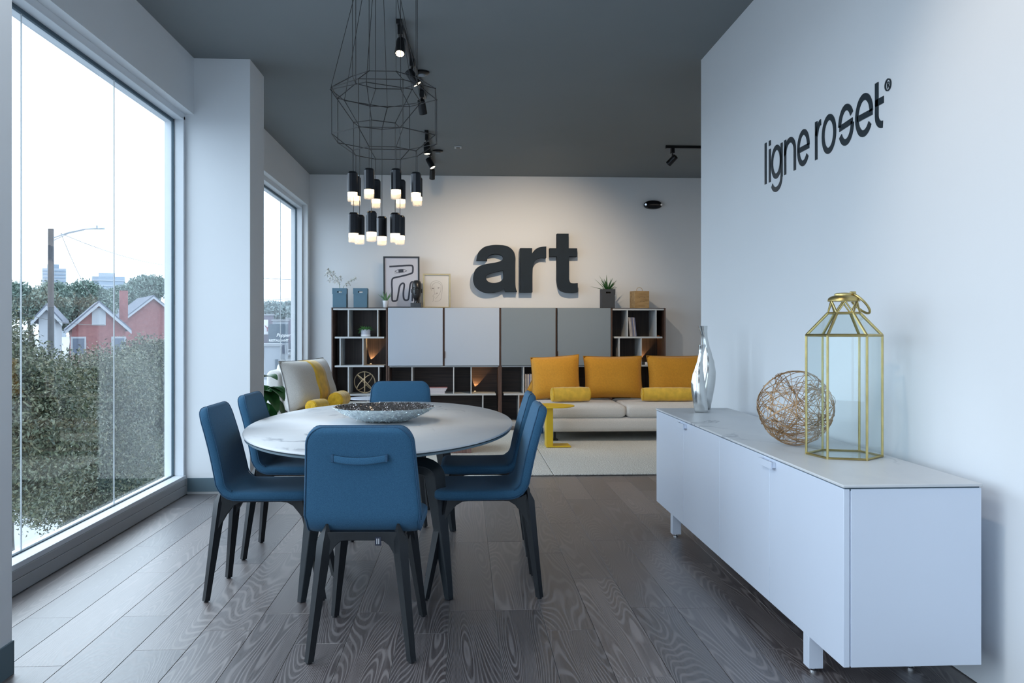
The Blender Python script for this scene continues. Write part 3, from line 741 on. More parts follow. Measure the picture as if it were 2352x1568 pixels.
bR = tall(1.862, 2.566, [[2.073, 2.4425], [1.9675, 2.2515], [2.073, 2.4425], [2.2]], 'open walnut bookcase tower with grey shelves behind the right end of the sofa', 0)
def wide(x0, x1, doors, mat, verts, shelf, low, label):
    t = thing('bookcase', label, 'bookcase', (x0, YF, 0), group='bookcase units on the back wall')
    bx(t, 'side_panel', 'walnut_upright', (x0, x0 + .021, YF, YK, 0, ZT)); bx(t, 'side_panel', 'walnut_upright', (x1 - .021, x1, YF, YK, 0, ZT))
    bx(t, 'back_panel', 'walnut_flat', (x0, x1, YK - .012, YK, .05, ZT)); bx(t, 'top_panel', 'walnut_flat', (x0, x1, YF, YK, ZT - .009, ZT))
    bx(t, 'shelf', 'shelf_grey', (x0 + .021, x1 - .021, YF - .004, YK - .012, .749, .764))
    bx(t, 'shelf', 'shelf_grey', (shelf[0], shelf[1], YF + .003, YK - .012, .391, .412))
    bx(t, 'plinth', 'shelf_grey', (x0 + .02, x1 - .02, YF + .01, YK - .02, 0, .055))
    for x in verts: bx(t, 'divider', 'shelf_grey', (x - .007, x + .007, YF + .003, YK - .012, .412, .749))
    for x in low: bx(t, 'divider', 'shelf_grey', (x - .007, x + .007, YF + .003, YK - .012, .055, .391))
    xm = (x0 + x1) / 2; bx(t, 'divider', 'walnut_upright', (xm - .012, xm + .012, YF - .002, YK - .012, .764, ZT - .009))
    for i, (a, c) in enumerate(doors):
        d_ = bx(t, 'door', mat, (a, c, YF - .022, YF - .003, .768, ZT - .002), bevel=.002)
        if i == 1: bx(t, 'handle', 'walnut_upright', (a - .002, a + .006, YF - .030, YF - .020, .86, .95), parent=d_)
    return t
bA = wide(-.962, .4475, [(-.957, -.274), (-.248, .4375)], 'lacquer_light', [-.66, -.1375, .0835], (-.92, .396), [.232], 'low open bookcase with two pale blue-grey cupboard doors above')
bB = wide(.4495, 1.860, [(.4625, 1.151), (1.176, 1.855)], 'lacquer_grey', [.7485, 1.17, 1.42], (.495, 1.80), [.6865, 1.1], 'low open bookcase with two darker grey cupboard doors above')
# warm niche lights
for (x, z, zb) in ((-1.235, 1.105, .775), (.115, .745, .415), (2.29, 1.105, .775), (.74, .385, .06)):
    k = spot((x + .012, YK - .04, zb + .012), (x + .088, YK - .034, zb + .34), 12, 52, .06, (1, .58, .24), .003, 'niche_light')
    tagx = tag(MB().cyl((x + .021, YK - .04, zb), (x + .021, YK - .04, zb + .008), .012, 16).build('niche_lamp', 'led_dot', smooth=30), '', 'lamp')
    tagx['group'] = 'small warm puck lamps inside the bookcases'
    tagx['label'] = {-1.235: 'puck lamp glowing in the middle row of the window-end bookcase tower', .115: 'puck lamp glowing in the open niche under the pale cupboard doors',
                     2.29: 'puck lamp glowing in the bookcase tower behind the sofa', .74: 'puck lamp glowing low in the bookcase beside the left end of the sofa'}[x]

# ---- items on top of and in the bookcases
def carry_box(loc, w, d, h, mat, label):
    t = thing('storage_box', label, 'box', loc)
    th = .006; ins = .012
    def wall(p, q, hole=False):
        p = Vector(p); q = Vector(q); m = MB(); dd = (q - p); ln_ = dd.length; dd.normalize(); nn = Vector((-dd.y, dd.x, 0))
        def cell(u0, u1, z0, z1):
            a = [p + dd * u0, p + dd * u1]
            b0 = [x - nn * th / 2 for x in a]; b1 = [x + nn * th / 2 for x in a]
            m.add([(b0[0].x, b0[0].y, z0), (b0[1].x, b0[1].y, z0), (b1[1].x, b1[1].y, z0), (b1[0].x, b1[0].y, z0), (b0[0].x, b0[0].y, z1), (b0[1].x, b0[1].y, z1), (b1[1].x, b1[1].y, z1), (b1[0].x, b1[0].y, z1)],
                  [(0, 3, 2, 1), (4, 5, 6, 7), (0, 1, 5, 4), (1, 2, 6, 5), (2, 3, 7, 6), (3, 0, 4, 7)])
        if hole:
            a, b = ln_ * .32, ln_ * .68; z0, z1 = h * .77, h * .86
            cell(0, ln_, 0, z0); cell(0, a, z0, z1); cell(b, ln_, z0, z1); cell(0, ln_, z1, h)
        else: cell(0, ln_, 0, h)
        return m
    x, y = w / 2, d / 2
    wall((-x, -y, 0), (x, -y, 0), True).build('front_panel', mat, t); wall((-x, y, 0), (x, y, 0), True).build('rear_panel', mat, t)
    wall((-x, -y, 0), (-x, y, 0)).build('side_panel', mat, t); wall((x, -y, 0), (x, y, 0)).build('side_panel', mat, t)
    MB().box(-x, x, -y, y, 0, .006).build('base', mat, t)
    m = MB()
    m.box(-x - .008, x + .008, -y - .005, -y + .001, h * .70, h)
    mm = MB().box(-x - .008, -x + .006, -y - .004, -y + .004, h * .70, h + .001).box(x - .006, x + .008, -y - .004, -y + .004, h * .70, h + .001).box(-x - .004, x + .004, -y - .0045, -y - .003, h * .695, h * .705)
    mm.build('fold', mat, t)
    return t
cb = carry_box((-1.572, 11.14, ZT), .165, .15, .245, 'blue_box', 'blue-grey carry box holding a white orchid, on the bookcase')
carry_box((-1.312, 11.14, ZT), .165, .15, .245, 'blue_box', 'empty blue-grey carry box between the orchid and the aloe, on the bookcase')
carry_box((1.838, 11.14, ZT), .165, .15, .242, 'dark_box', 'charcoal carry box holding a spiky green plant, on the bookcase')

def chk(p, n=2):
    for _ in range(n):
        q = [p[0]]
        for a, b in zip(p[:-1], p[1:]): q += [(a[0] * .75 + b[0] * .25, a[1] * .75 + b[1] * .25), (a[0] * .25 + b[0] * .75, a[1] * .25 + b[1] * .75)]
        p = q + [p[-1]]
    return p
def blade(m, base, tip, w, sag=0.0, n=7, cup=.15):
    base = Vector(base); tip = Vector(tip); d = tip - base; side = d.cross(Vector((0, 0, 1)))
    if side.length < 1e-4: side = Vector((1, 0, 0))
    side.normalize(); up = side.cross(d).normalized(); rings = []
    for k in range(n + 1):
        u = k / n; c = base + d * u + Vector((0, 0, sag * sin(u * pi / 2 + .0) * (1 - u) * 2)) - Vector((0, 0, sag * u * u)); ww = w * (1 - u ** 2.2) + .0008
        rings.append([c - side * ww / 2 + up * ww * cup, c - up * ww * .05, c + side * ww / 2 + up * ww * cup, c - up * ww * .18])
    m.loft(rings)
def leaf(m, base, tip, w, n=8, droop=.0):
    base = Vector(base); tip = Vector(tip); d = tip - base; side = d.cross(Vector((0, 0, 1))); side = side.normalized() if side.length > 1e-4 else Vector((1, 0, 0))
    up = side.cross(d).normalized(); vs = []; fs = []
    for k in range(n + 1):
        u = k / n; ww = w / 2 * sin(pi * u ** .75) ** .8 if 0 < u < 1 else .0005
        c = base + d * u + up * (droop * sin(u * pi))
        vs += [c - side * ww + up * ww * .25, c, c + side * ww + up * ww * .25]
    th = up * -.0012
    vs += [v + th for v in vs]; o = 3 * (n + 1)
    for k in range(n):
        a = 3 * k
        for j in (0, 1): fs += [(a + j, a + j + 1, a + j + 4, a + j + 3), (o + a + j, o + a + j + 3, o + a + j + 4, o + a + j + 1)]
        fs += [(a, a + 3, o + a + 3, o + a), (a + 2, o + a + 2, o + a + 5, a + 5)]
    m.add(vs, fs)
# orchid
t = thing('orchid', 'white orchid with two arching stems rising from the blue-grey carry box', 'plant', (-1.572, 11.14, ZT + .02))
st1 = [(0, 0, 0), (0, -.01, .16), (-.01, -.02, .28), (-.04, -.02, .36), (-.09, -.02, .42), (-.15, -.01, .45)]
st2 = [(0, 0, 0), (.01, 0, .18), (.05, -.01, .26), (.11, -.01, .31), (.19, -.01, .35)]
MB().tube(st1, .003, 6).build('stem', 'leaf_pale', t); MB().tube(st2, .0028, 6).build('stem', 'leaf_pale', t)
def flower(c, s_, parent):
    m = MB(); c = Vector(c); rot = Quaternion((R.gauss(0, .3), 1, R.gauss(0, .3)), R.uniform(0, .5))
    for k in range(5):
        a = 2 * pi * k / 5 + .3; d = rot @ Vector((cos(a), -.25, sin(a))); leaf(m, c, c + d * s_, s_ * .95, 5, .003)
    m.cyl(c + Vector((0, -.004, 0)), c + Vector((0, -.012, 0)), s_ * .18, 8)
    m.build('flower', 'petal', parent)
for p in ((-.15, -.02, .44), (-.12, -.03, .40), (-.165, -.02, .40), (-.085, -.03, .415), (-.06, -.03, .36), (-.10, -.03, .355), (-.035, -.03, .33), (-.02, -.03, .29), (-.13, -.03, .33), (-.07, -.03, .31), (0.0, -.03, .35)): flower(p, R.uniform(.034, .044), t)
for p in ((.10, -.03, .30), (.135, -.03, .325), (.17, -.03, .34), (.075, -.03, .27), (.12, -.03, .27), (.19, -.03, .355)): flower(p, R.uniform(.020, .028), t)
MB().lathe([(.002, 0), (.06, 0), (.065, .12), (.002, .12)], (0, 0, -.012), 16).build('inner_pot', 'soil', t)
# spiky plant
t = thing('yucca', 'spiky green plant rising from the charcoal carry box on the bookcase', 'plant', (1.838, 11.14, ZT + .02))
m = MB()
for k in range(34):
    a = R.uniform(0, 2 * pi); el = R.uniform(.25, 1.35); L_ = R.uniform(.16, .26); b = Vector((cos(a) * .01, sin(a) * .01, .19))
    blade(m, b, b + Vector((cos(a) * cos(el), sin(a) * cos(el) * .8, sin(el))) * L_, .017, .01)
m.build('leaves', 'leaf_dark', t, smooth=0)
MB().lathe([(.002, 0), (.055, 0), (.06, .2), (.002, .2)], (0, 0, -.012), 16).build('inner_pot', 'soil', t)
# aloe
t = thing('aloe', 'small aloe in a white pot in front of the black framed print', 'plant', (-.995, 11.07, ZT))
MB().lathe([(.026, 0), (.028, .002), (.038, .085), (.038, .09), (.034, .09), (.032, .078), (.002, .078)], n=28).build('pot', 'pot_white', t)
m = MB()
for k in range(13):
    a = 2 * pi * k / 13 + R.uniform(-.2, .2); el = R.uniform(.75, 1.45); L_ = R.uniform(.10, .155); b = Vector((cos(a) * .008, sin(a) * .008, .078))
    blade(m, b, b + Vector((cos(a) * cos(el), sin(a) * cos(el), sin(el))) * L_, .022, .0, cup=.3)
for a, L_ in ((2.9, .12), (3.5, .13), (.3, .10)):
    b = Vector((0, 0, .085)); blade(m, b, b + Vector((cos(a) * .8, -.2, .7)) * L_, .008)
m.build('leaves', 'leaf_pale', t, smooth=30)
# crate
t = thing('wooden_crate', 'pine wine box with a rope handle on the far right of the bookcase', 'box', (2.262, 11.17, ZT), radians(12))
w, h = .20, .215
MB().box(-w / 2, w / 2, -.075 - .008, -.075, 0, .213).build('board', 'crate_pine', t, bevel=.0015)
MB().box(-w / 2, w / 2, .075, .083, 0, .213).build('board', 'crate_pine', t, bevel=.0015)
for s_ in (-1, 1): MB().box(s_ * w / 2 - (.008 if s_ > 0 else 0), s_ * w / 2 + (0 if s_ > 0 else .008), -.075, .075, 0, .213).build('side_board', 'crate_pine', t, bevel=.0015)
lid = MB().box(-w / 2, w / 2, -.083, .083, .213, .221).build('lid', 'crate_pine', t, bevel=.0015)
MB().tube([(-.04, 0, .219), (-.04, 0, .245), (-.025, 0, .262), (0, 0, .270), (.025, 0, .262), (.04, 0, .245), (.04, 0, .219)], .0035, 6).build('rope_handle', 'rope_wood', lid)
m = MB(); fn = lambda u, v, d: (u, -.0832 - d, v)
m.ribbon([(-.045, .13), (-.03, .142), (0, .146), (.03, .142), (.045, .13)], .003, fn, 0, .0006); m.ribbon([(-.045, .03), (-.02, .022), (.02, .022), (.045, .03)], .003, fn, 0, .0006); m.ribbon([(-.03, .085), (0, .09), (.035, .08)], .003, fn, 0, .0006)
m.build('branding_mark', 'walnut_upright', t)
# framed prints, leaning on the wall
def frame(loc, w, h, lean, fw, fm, pm, label):
    t = thing('framed_print', label, 'picture', loc); t.rotation_euler = (-lean, 0, 0)
    for b in ((-w / 2, -w / 2 + fw, 0, h), (w / 2 - fw, w / 2, 0, h), (-w / 2 + fw, w / 2 - fw, h - fw, h), (-w / 2 + fw, w / 2 - fw, 0, fw)):
        MB().box(b[0], b[1], -.014, .010, b[2], b[3]).build('frame_bar', fm, t, bevel=.001)
    MB().box(-w / 2 + fw, w / 2 - fw, -.002, .006, fw, h - fw).build('print', pm, t, smooth=0)
    return t
YP = 11.33
def pic(px, py, x0, y0, x1, y1, w, h):  # zoomed photo units -> local picture metres
    return ((px - (x0 + x1) / 2) / (x1 - x0) * w, (y1 - py) / (y1 - y0) * h)
t = frame((-.812, YP, ZT), .464, .668, radians(-5), .020, 'dark_box', 'paper_cool', 'large black framed print with a thick looping black line and an eye')
Q1 = lambda x, y: pic(x, y, 205, 200, 1075, 1420, .464, .668)
fn = lambda u, v, d: (u, -.0022 - d, v)
m = MB(); pth = [(350, 440), (500, 432), (700, 415), (870, 408), (908, 420), (918, 470), (912, 560), (900, 590), (800, 625), (620, 670), (460, 700), (415, 730), (405, 800), (405, 900), (412, 1000), (405, 1120), (410, 1235), (430, 1252), (510, 1248), (535, 1220), (560, 1080), (590, 900), (630, 845), (680, 825), (708, 850), (700, 930), (680, 1050), (685, 1180), (715, 1232), (790, 1230), (810, 1180), (830, 1000), (845, 870), (875, 800), (915, 795), (935, 850), (915, 980), (900, 1100), (897, 1255)]
m.ribbon(chk([Q1(*p) for p in pth]), .0215, fn, 0, .0008)
m.build('painted_line', 'ink', t, smooth=0)
m = MB(); top = [(480, 550), (540, 515), (640, 500), (720, 508), (770, 540)]; bot = [(480, 550), (560, 580), (650, 575), (720, 562), (770, 540)]
m.ribbon(chk([Q1(*p) for p in top]), .005, fn, 0, .0006); m.ribbon(chk([Q1(*p) for p in bot]), .005, fn, 0, .0006); m.prism([Q1(568, 578), Q1(688, 565), Q1(688, 500), Q1(568, 512)], fn, 0, .0007)
for x in (485, 520, 548, 582): m.ribbon([Q1(x, 572), Q1(x + 4, 605)], .004, fn, 0, .0006)
m.build('painted_eye', 'ink', t, smooth=0)
t = frame((-.357, 11.28, ZT), .352, .445, radians(-7), .019, 'gold_paint', 'paper_warm', 'smaller gold framed print with a fine line drawing of a face')
Q2 = lambda x, y: pic(x, y, 1155, 590, 1830, 1420, .352, .445)
m = MB()
for pth in ([(1370, 1000), (1330, 920), (1340, 830), (1400, 770), (1500, 755), (1590, 790), (1635, 880), (1630, 980), (1610, 1100), (1600, 1200), (1540, 1250), (1440, 1255)], [(1370, 950), (1380, 870), (1430, 810), (1520, 800), (1600, 850), (1600, 960), (1570, 1060), (1500, 1150), (1460, 1200)],
            [(1425, 900), (1425, 1000), (1440, 1070), (1480, 1085), (1500, 1060)], [(1440, 1075), (1400, 1110), (1390, 1140), (1440, 1150), (1400, 1180), (1410, 1250), (1380, 1255)], [(1360, 945), (1400, 935), (1430, 950)], [(1500, 935), (1545, 920), (1590, 935)]):
    m.ribbon(chk([Q2(*p) for p in pth]), .0022, fn, 0, .0006)
for x, y in ((1398, 945), (1538, 932), (1498, 1055)): m.prism([Q2(x - 12, y + 10), Q2(x + 12, y + 10), Q2(x + 12, y - 8), Q2(x - 12, y - 8)], fn, 0, .0006)
m.build('drawn_face', 'ink_fine', t, smooth=0)
# head sculpture
t = thing('head_sculpture', 'black sculpted head with a long face on a square block, on the bookcase', 'sculpture', (-.607, 11.10, ZT), radians(-8))
MB().box(-.068, .068, -.055, .055, 0, .062).build('plinth_block', 'sculpture_black', t, bevel=.003)
rings = []; hp = [(0.058, .040, .040, 0), (.075, .034, .036, 0), (.10, .032, .036, 0), (.112, .034, .045, -.006), (.125, .040, .056, -.010), (.15, .050, .066, -.008), (.19, .059, .072, -.002), (.23, .062, .074, .002), (.27, .061, .073, .004), (.31, .057, .068, .006), (.335, .048, .056, .008), (.348, .030, .036, .008), (.352, .006, .008, .008)]
for z, a, b_, cy in hp:
    rg = []
    for k in range(40):
        th = 2 * pi * k / 40; x = a * cos(th); y = cy + b_ * sin(th); f = max(0, -sin(th)) ** 6
        if .12 < z < .24 and f > 0: y -= 0
        rg.append((x, y, z))
    rings.append(rg)
MB().loft(rings).build('head', 'sculpture_black', t, smooth=60)
nz_ = MB(); nz_.loft([[(-.004, -.070, .252), (.004, -.070, .252), (.003, -.079, .252), (-.003, -.079, .252)], [(-.006, -.068, .21), (.006, -.068, .21), (.004, -.087, .21), (-.004, -.087, .21)], [(-.013, -.064, .178), (.013, -.064, .178), (.008, -.092, .178), (-.008, -.092, .178)], [(-.009, -.064, .172), (.009, -.064, .172), (.005, -.082, .172), (-.005, -.082, .172)]])
nz_.build('nose', 'sculpture_black', t, smooth=50)
MB().tube([(-.045, -.060, .245), (-.030, -.074, .256), (-.012, -.079, .250), (0, -.079, .244), (.012, -.079, .250), (.030, -.074, .256), (.045, -.060, .245)], .0045, 6).build('brow', 'sculpture_black', t)
for s_ in (-1, 1):
    m = MB().loft([[(s_ * .026 + .014 * a * cos(q), -.066 - .008 * sin(q), .232 + .006 * b) for a, b in sup(1, 1, 2, 12)] for q in (0, .8, 1.5)]); m.build('eyelid', 'sculpture_black', t)
    MB().loft([[(s_ * (.060 + .006 * q), .006 + .014 * a, .215 + .026 * b) for a, b in sup(1, 1, 2, 12)] for q in (0, 1, 1.6)]).build('ear', 'sculpture_black', t)
MB().tube([(-.018, -.066, .151), (-.008, -.074, .154), (0, -.075, .152), (.008, -.074, .154), (.018, -.066, .151)], [.001, .004, .004, .004, .001], 8).tube([(-.015, -.064, .146), (0, -.075, .143), (.015, -.064, .146)], [.001, .005, .001], 8).build('lips', 'sculpture_black', t)
# succulent pot on shelf
t = thing('succulent', 'bushy green succulent in a low white pot on a bookcase shelf', 'plant', (-1.252, 11.13, 1.1325))
MB().lathe([(.055, 0), (.058, .002), (.060, .09), (.056, .09), (.053, .075), (.002, .075)], n=32).build('pot', 'pot_band', t)
MB().lathe([(.0585, .004), (.0605, .004), (.0612, .028), (.0595, .028)], n=32, cap=False).build('pot_base_band', 'pot_white', t)
m = MB()
for k in range(90):
    a = R.uniform(0, 2 * pi); el = R.uniform(.1, 1.4); L_ = R.uniform(.04, .09); b = Vector((cos(a) * .03, sin(a) * .03, .075)); d = Vector((cos(a) * cos(el), sin(a) * cos(el), sin(el) * .8))
    leaf(m, b + d * L_ * .35, b + d * L_, .022, 4, .003)
for k in range(10):
    b = Vector((-.045, -.02, .085)); leaf(m, b + Vector((-.002 * k, 0, -.004 * k)), b + Vector((-.03 - .002 * k, R.uniform(-.02, .01), -.005 * k)), .018, 4)
m.build('leaves', 'leaf_mid', t, smooth=0)
# wooden hoop orb
t = thing('hoop_orb', 'open orb of pale wooden hoops on the lower bookcase shelf', 'ornament', (-1.268, 11.16, .412))
ro = .141
for k, (ax, tw) in enumerate((((1, .1, .0), 0), ((.15, 1, .1), 0), ((.7, .2, .7), 0), ((-.7, .25, .65), 0))):
    q = Vector((0, 0, 1)).rotation_difference(Vector(ax).normalized())
    MB().tube([q @ Vector((cos(2 * pi * j / 48), sin(2 * pi * j / 48), 0)) * (ro - .001 * k - .006) + Vector((0, 0, ro)) for j in range(48)], .006, 8, closed=True).build('hoop', 'rope_wood', t)
# books
def book(loc, w, d, h, mat, lean, label, group):
    t = thing('book', label, 'book', loc, group=group); t.rotation_euler = (0, lean, 0)
    MB().box(0, .0015, 0, d, 0, h).box(w - .0015, w, 0, d, 0, h).box(0, w, 0, .0015, 0, h).build('cover', mat, t)
    MB().box(.0015, w - .0015, .0015, d - .003, .003, h - .003).build('pages', 'page_block', t, smooth=0)
    return t
lab = ['slim pinkish book leaning against the divider, first of the leaning row', 'slim cream book second in the leaning row', 'slim mauve-grey book third in the leaning row', 'slim blue-grey book fourth in the leaning row', 'slim cream book fifth in the leaning row', 'slim grey-blue book last in the leaning row']
for k in range(6): book((2.100 + k * .0145 + .012, 11.02, 1.1335 + .001), .0125, .19, .245 - .002 * (k % 3), ['book_cream', 'book_cream', 'book_grey', 'book_blue', 'book_cream', 'book_blue'][k], radians(-6), lab[k].replace('first of','first in') , 'thin books leaning on the upper shelf')
for k in range(6):
    book((.768 + k * .0165, 11.03, .4125), .0155, .20, .245 - .004 * (k % 2), ['book_cream', 'book_grey', 'book_cream', 'book_blue', 'book_cream', 'book_grey'][k], 0, 'slim %s book, %s of six upright books' % (['cream', 'grey', 'cream', 'blue', 'cream', 'grey'][k], ['first', 'second', 'third', 'fourth', 'fifth', 'last'][k]), 'upright books behind the sofa')
zc = .4125
for k, (w, hgt, mt, nme) in enumerate(((.20, .017, 'book_cream', 'bottom'), (.205, .016, 'book_blue', 'second'), (.212, .016, 'book_cream', 'third'), (.220, .014, 'book_grey', 'fourth'), (.228, .014, 'book_red', 'top'))):
    t = thing('book', '%s book of the flat stack in the bookcase behind the far chair' % nme + (', dull red' if k == 4 else ''), 'book', (-.45 + R.uniform(-.004, .004), 11.015, zc), group='flat stack of books in the bookcase')
    MB().box(0, w, 0, .16, 0, .0015).box(0, w, 0, .16, hgt - .0015, hgt).box(0, .0015, 0, .16, 0, hgt).build('cover', mt, t)
    MB().box(.0015, w - .002, .0005, .157, .0015, hgt - .0015).build('pages', 'page_block', t, smooth=0); zc += hgt + .0002
# small box on shelf between cushions
t = thing('trinket_box', 'small grey and white box on the shelf between the sofa cushions', 'box', (2.30, 11.06, .7725))
MB().box(-.045, .045, -.03, .05, 0, .036).build('body', 'dark_box', t, bevel=.001); MB().box(.005, .044, -.031, -.03, .002, .034).build('panel', 'white_print', t)

# ================================================================== BLOCK LETTERS "art"
KX = .306 * 11.35 / 2000; 
def art(name, polys, holes, label, cat='letter'):
    t_ = .11
    cx = [p[0] for p in polys]; x0 = min(cx)
    f2 = lambda u, v, d: (u, d, v)
    cu = bpy.data.curves.new(name, 'CURVE'); cu.dimensions = '2D'; cu.fill_mode = 'BOTH'; cu.extrude = t_ / 2
    for pl in [polys] + holes:
        sp = cu.splines.new('POLY'); sp.points.add(len(pl) - 1)
        for i, (x, y) in enumerate(pl): sp.points[i].co = ((x - x0) * KX, (620 - y) * KX, 0, 1)
        sp.use_cyclic_u = True
    ob = bpy.data.objects.new('tmp', cu); C.objects.link(ob)
    me = bpy.data.meshes.new_from_object(ob); bpy.data.objects.remove(ob)
    me.materials.clear(); me.materials.append(MAT['letter_black'])
    o = bpy.data.objects.new(name, me); C.objects.link(o)
    o.location = (.113 + (x0 - 88) * KX, YB - .012 - t_ / 2, 1.708); o.rotation_euler = (pi / 2, 0, 0)
    b = o.modifiers.new('bevel', 'BEVEL'); b.width = .002; b.segments = 1; b.limit_method = 'ANGLE'
    return tag(o, label, cat, 'block letters on the back wall')
def sm(pl, n=5):   # Catmull-Rom smoothing; points flagged with third value stay sharp
    out = []; m = len(pl)
    for i in range(m):
        p0, p1, p2, p3 = pl[i - 1], pl[i], pl[(i + 1) % m], pl[(i + 2) % m]
        s1 = len(p1) > 2; s2 = len(p2) > 2
        out.append(p1[:2])
        if s1 and s2: continue
        q0 = p1 if s1 else p0; q3 = p2 if s2 else p3
        for k in range(1, n):
            t = k / n
            out.append(tuple(.5 * (2 * p1[j] + (p2[j] - q0[j]) * t + (2 * q0[j] - 5 * p1[j] + 4 * p2[j] - q3[j]) * t * t + (-q0[j] + 3 * p1[j] - 3 * p2[j] + q3[j]) * t ** 3) for j in (0, 1)))
    return out
art('letter', sm([(110, 382, 1), (125, 325), (165, 285), (210, 270), (265, 265), (335, 272), (382, 302), (403, 350), (404, 420), (404, 540), (408, 590), (418, 617, 1), (330, 617, 1), (322, 592, 1), (280, 613), (220, 624), (160, 618), (110, 585), (90, 545), (88, 500), (105, 450), (145, 420), (205, 405), (268, 394), (302, 380), (311, 358), (298, 342), (260, 333), (215, 340), (196, 360), (192, 382, 1)]),
    [sm([(312, 455, 1), (313, 510), (292, 538), (250, 550), (208, 545), (185, 522), (184, 500), (205, 482), (250, 470)])], 'dark grey block letter a on the back wall above the bookcase')
art('letter', sm([(440, 288, 1), (530, 288, 1), (530, 328, 1), (555, 297), (590, 280), (637, 275, 1), (637, 362, 1), (592, 361), (558, 380), (538, 420), (533, 480), (533, 620, 1), (440, 620, 1)]), [], 'dark grey block letter r on the back wall above the bookcase')
art('letter', sm([(718, 178, 1), (806, 178, 1), (806, 288, 1), (870, 288, 1), (870, 350, 1), (808, 350, 1), (808, 520, 1), (818, 545), (840, 551), (875, 549, 1), (875, 618, 1), (820, 622), (765, 615), (730, 588), (717, 530, 1), (717, 350, 1), (662, 350, 1), (662, 288, 1), (718, 288, 1)]), [], 'dark grey block letter t on the back wall above the bookcase')
# emergency light
t = thing('emergency_light', 'black oval emergency light fitting high on the back wall', 'lamp', (2.495, YB, 2.875))
MB().loft([[(a, -y_, b) for a, b in sup(.122 * k, .058 * k, 2.3, 40)] for y_, k in ((0.001, 1), (.03, 1), (.055, .92), (.062, .6), (.064, .1))]).build('housing', 'housing_black', t, smooth=50)
for s_ in (-1, 1): MB().cyl((s_ * .100, -.046, 0), (s_ * .104, -.060, -.002), .014, 16).build('lamp_eye', 'chrome', t)

# ================================================================== SOFA
def cushion(name, mat, parent, c, s_, r=.05, n=4.0, puff=.0, rot=None):
    a, b, h = s_[0] / 2, s_[1] / 2, s_[2] / 2; m = MB(); rings = []
    rc = min(h * .75, .05); prof = []
    for k in range(7): q = k / 6 * pi / 2; prof.append((rc * (1 - sin(q)), -h + rc * (1 - cos(q))))
    for k in range(7): q = k / 6 * pi / 2; prof.append((rc * (1 - cos(q)), h - rc + rc * sin(q)))
    for k in range(1, 6): u = k / 6; prof.append((rc + (min(a, b) - rc) * u, h + puff * h * (1 - (1 - u) ** 2)))
    def rrect(p, q, r0):
        r0 = min(r0, p * .9, q * .9)
        return [c for cx_, cy_, a0 in ((p - r0, q - r0, 0), (-p + r0, q - r0, 90), (-p + r0, -q + r0, 180), (p - r0, -q + r0, 270)) for c in arc(cx_, cy_, r0, r0, a0, a0 + 90, 6)]
    for ins, z in prof: rings.append([Vector((x, y, z)) for x, y in rrect(a - ins, b - ins, .045)])
    if rot: rings = [[rot @ p for p in rg] for rg in rings]
    rings = [[p + Vector(c) for p in rg] for rg in rings]
    return m.loft(rings).build(name, mat, parent, smooth=60)
so = thing('sofa', 'long beige bouclé sofa with a low base in front of the bookcase'.replace('bouclé', 'woven'), 'sofa', (.68, 9.32, 0))
SL = 2.34; SD = 1.04
cushion('base', 'beige_boucle', so, (SL / 2, SD / 2, .195), (SL, SD, .155), n=5)
cushion('seat_cushion', 'beige_boucle', so, (.535, SD / 2, .335), (1.063, SD, .135), n=5.5, puff=.12)
cushion('seat_cushion', 'beige_boucle', so, (1.065 + .635, SD / 2, .335), (1.263, SD, .135), n=5.5, puff=.12)
for x in (.30, SL - .35):
    for y in (.15, SD - .15):
        f_ = MB().box(x - .012, x + .012, y - .05, y + .05, .012, .13).box(x - .035, x + .035, y - .06, y + .06, 0.0, .012)
        f_.build('foot', 'black_metal', so, bevel=.002, loc=(0, 0, .019))
def pillow(name, label, cat, mat, pm, loc, w, h, t_, rot, group=None, stripe=None):
    t = thing(name, label, cat, loc, group=group); t.rotation_euler = rot
    n = 18; V_ = []; F_ = []
    def pt(i, j, side):
        u = -1 + 2 * i / n; v = -1 + 2 * j / n
        pin = 1 - .055 * (1 - abs(v) ** 2) * abs(u) ** 3; pin2 = 1 - .045 * (1 - abs(u) ** 2) * abs(v) ** 3
        th = ((1 - abs(u) ** 3.0) * (1 - abs(v) ** 3.0)) ** .5 * (1 + .05 * sin(5 * u + 2 * v) + .25 * max(0, -v))
        return (u * w / 2 * pin, side * t_ / 2 * th, (v * pin2 + 1) * h / 2)
    for side in (-1, 1):
        for j in range(n + 1):
            for i in range(n + 1): V_.append(pt(i, j, side))
    M_ = (n + 1) ** 2
    for s_ in (0, 1):
        for j in range(n):
            for i in range(n):
                a = s_ * M_ + j * (n + 1) + i; F_.append((a, a + 1, a + n + 2, a + n + 1) if s_ == 0 else (a, a + n + 1, a + n + 2, a + 1))
    m = MB(); m.add(V_, F_); o = m.build('cover', mat, t, smooth=70)
    ln_ = [pt(i, 0, 0) for i in range(n)] + [pt(n, j, 0) for j in range(n)] + [pt(n - i, n, 0) for i in range(n)] + [pt(0, n - j, 0) for j in range(n)]
    MB().tube(ln_, .006, 6, closed=True).build('piping', pm, t)
    if stripe:
        m = MB(); i0, i1 = stripe
        sv = []; sf = []
        for j in range(n + 1):
            for i in range(i0, i1 + 1):
                p = pt(i, j, -1); sv.append((p[0], p[1] - .003, p[2]))
        k = i1 - i0 + 1
        for j in range(n):
            for i in range(k - 1): sf.append((j * k + i, j * k + i + 1, (j + 1) * k + i + 1, (j + 1) * k + i))
        m.add(sv, sf); ob = m.build('stripe', 'yellow_velvet', t, smooth=60); sol = ob.modifiers.new('s', 'SOLIDIFY'); sol.thickness = .004
    return t
zs = .415
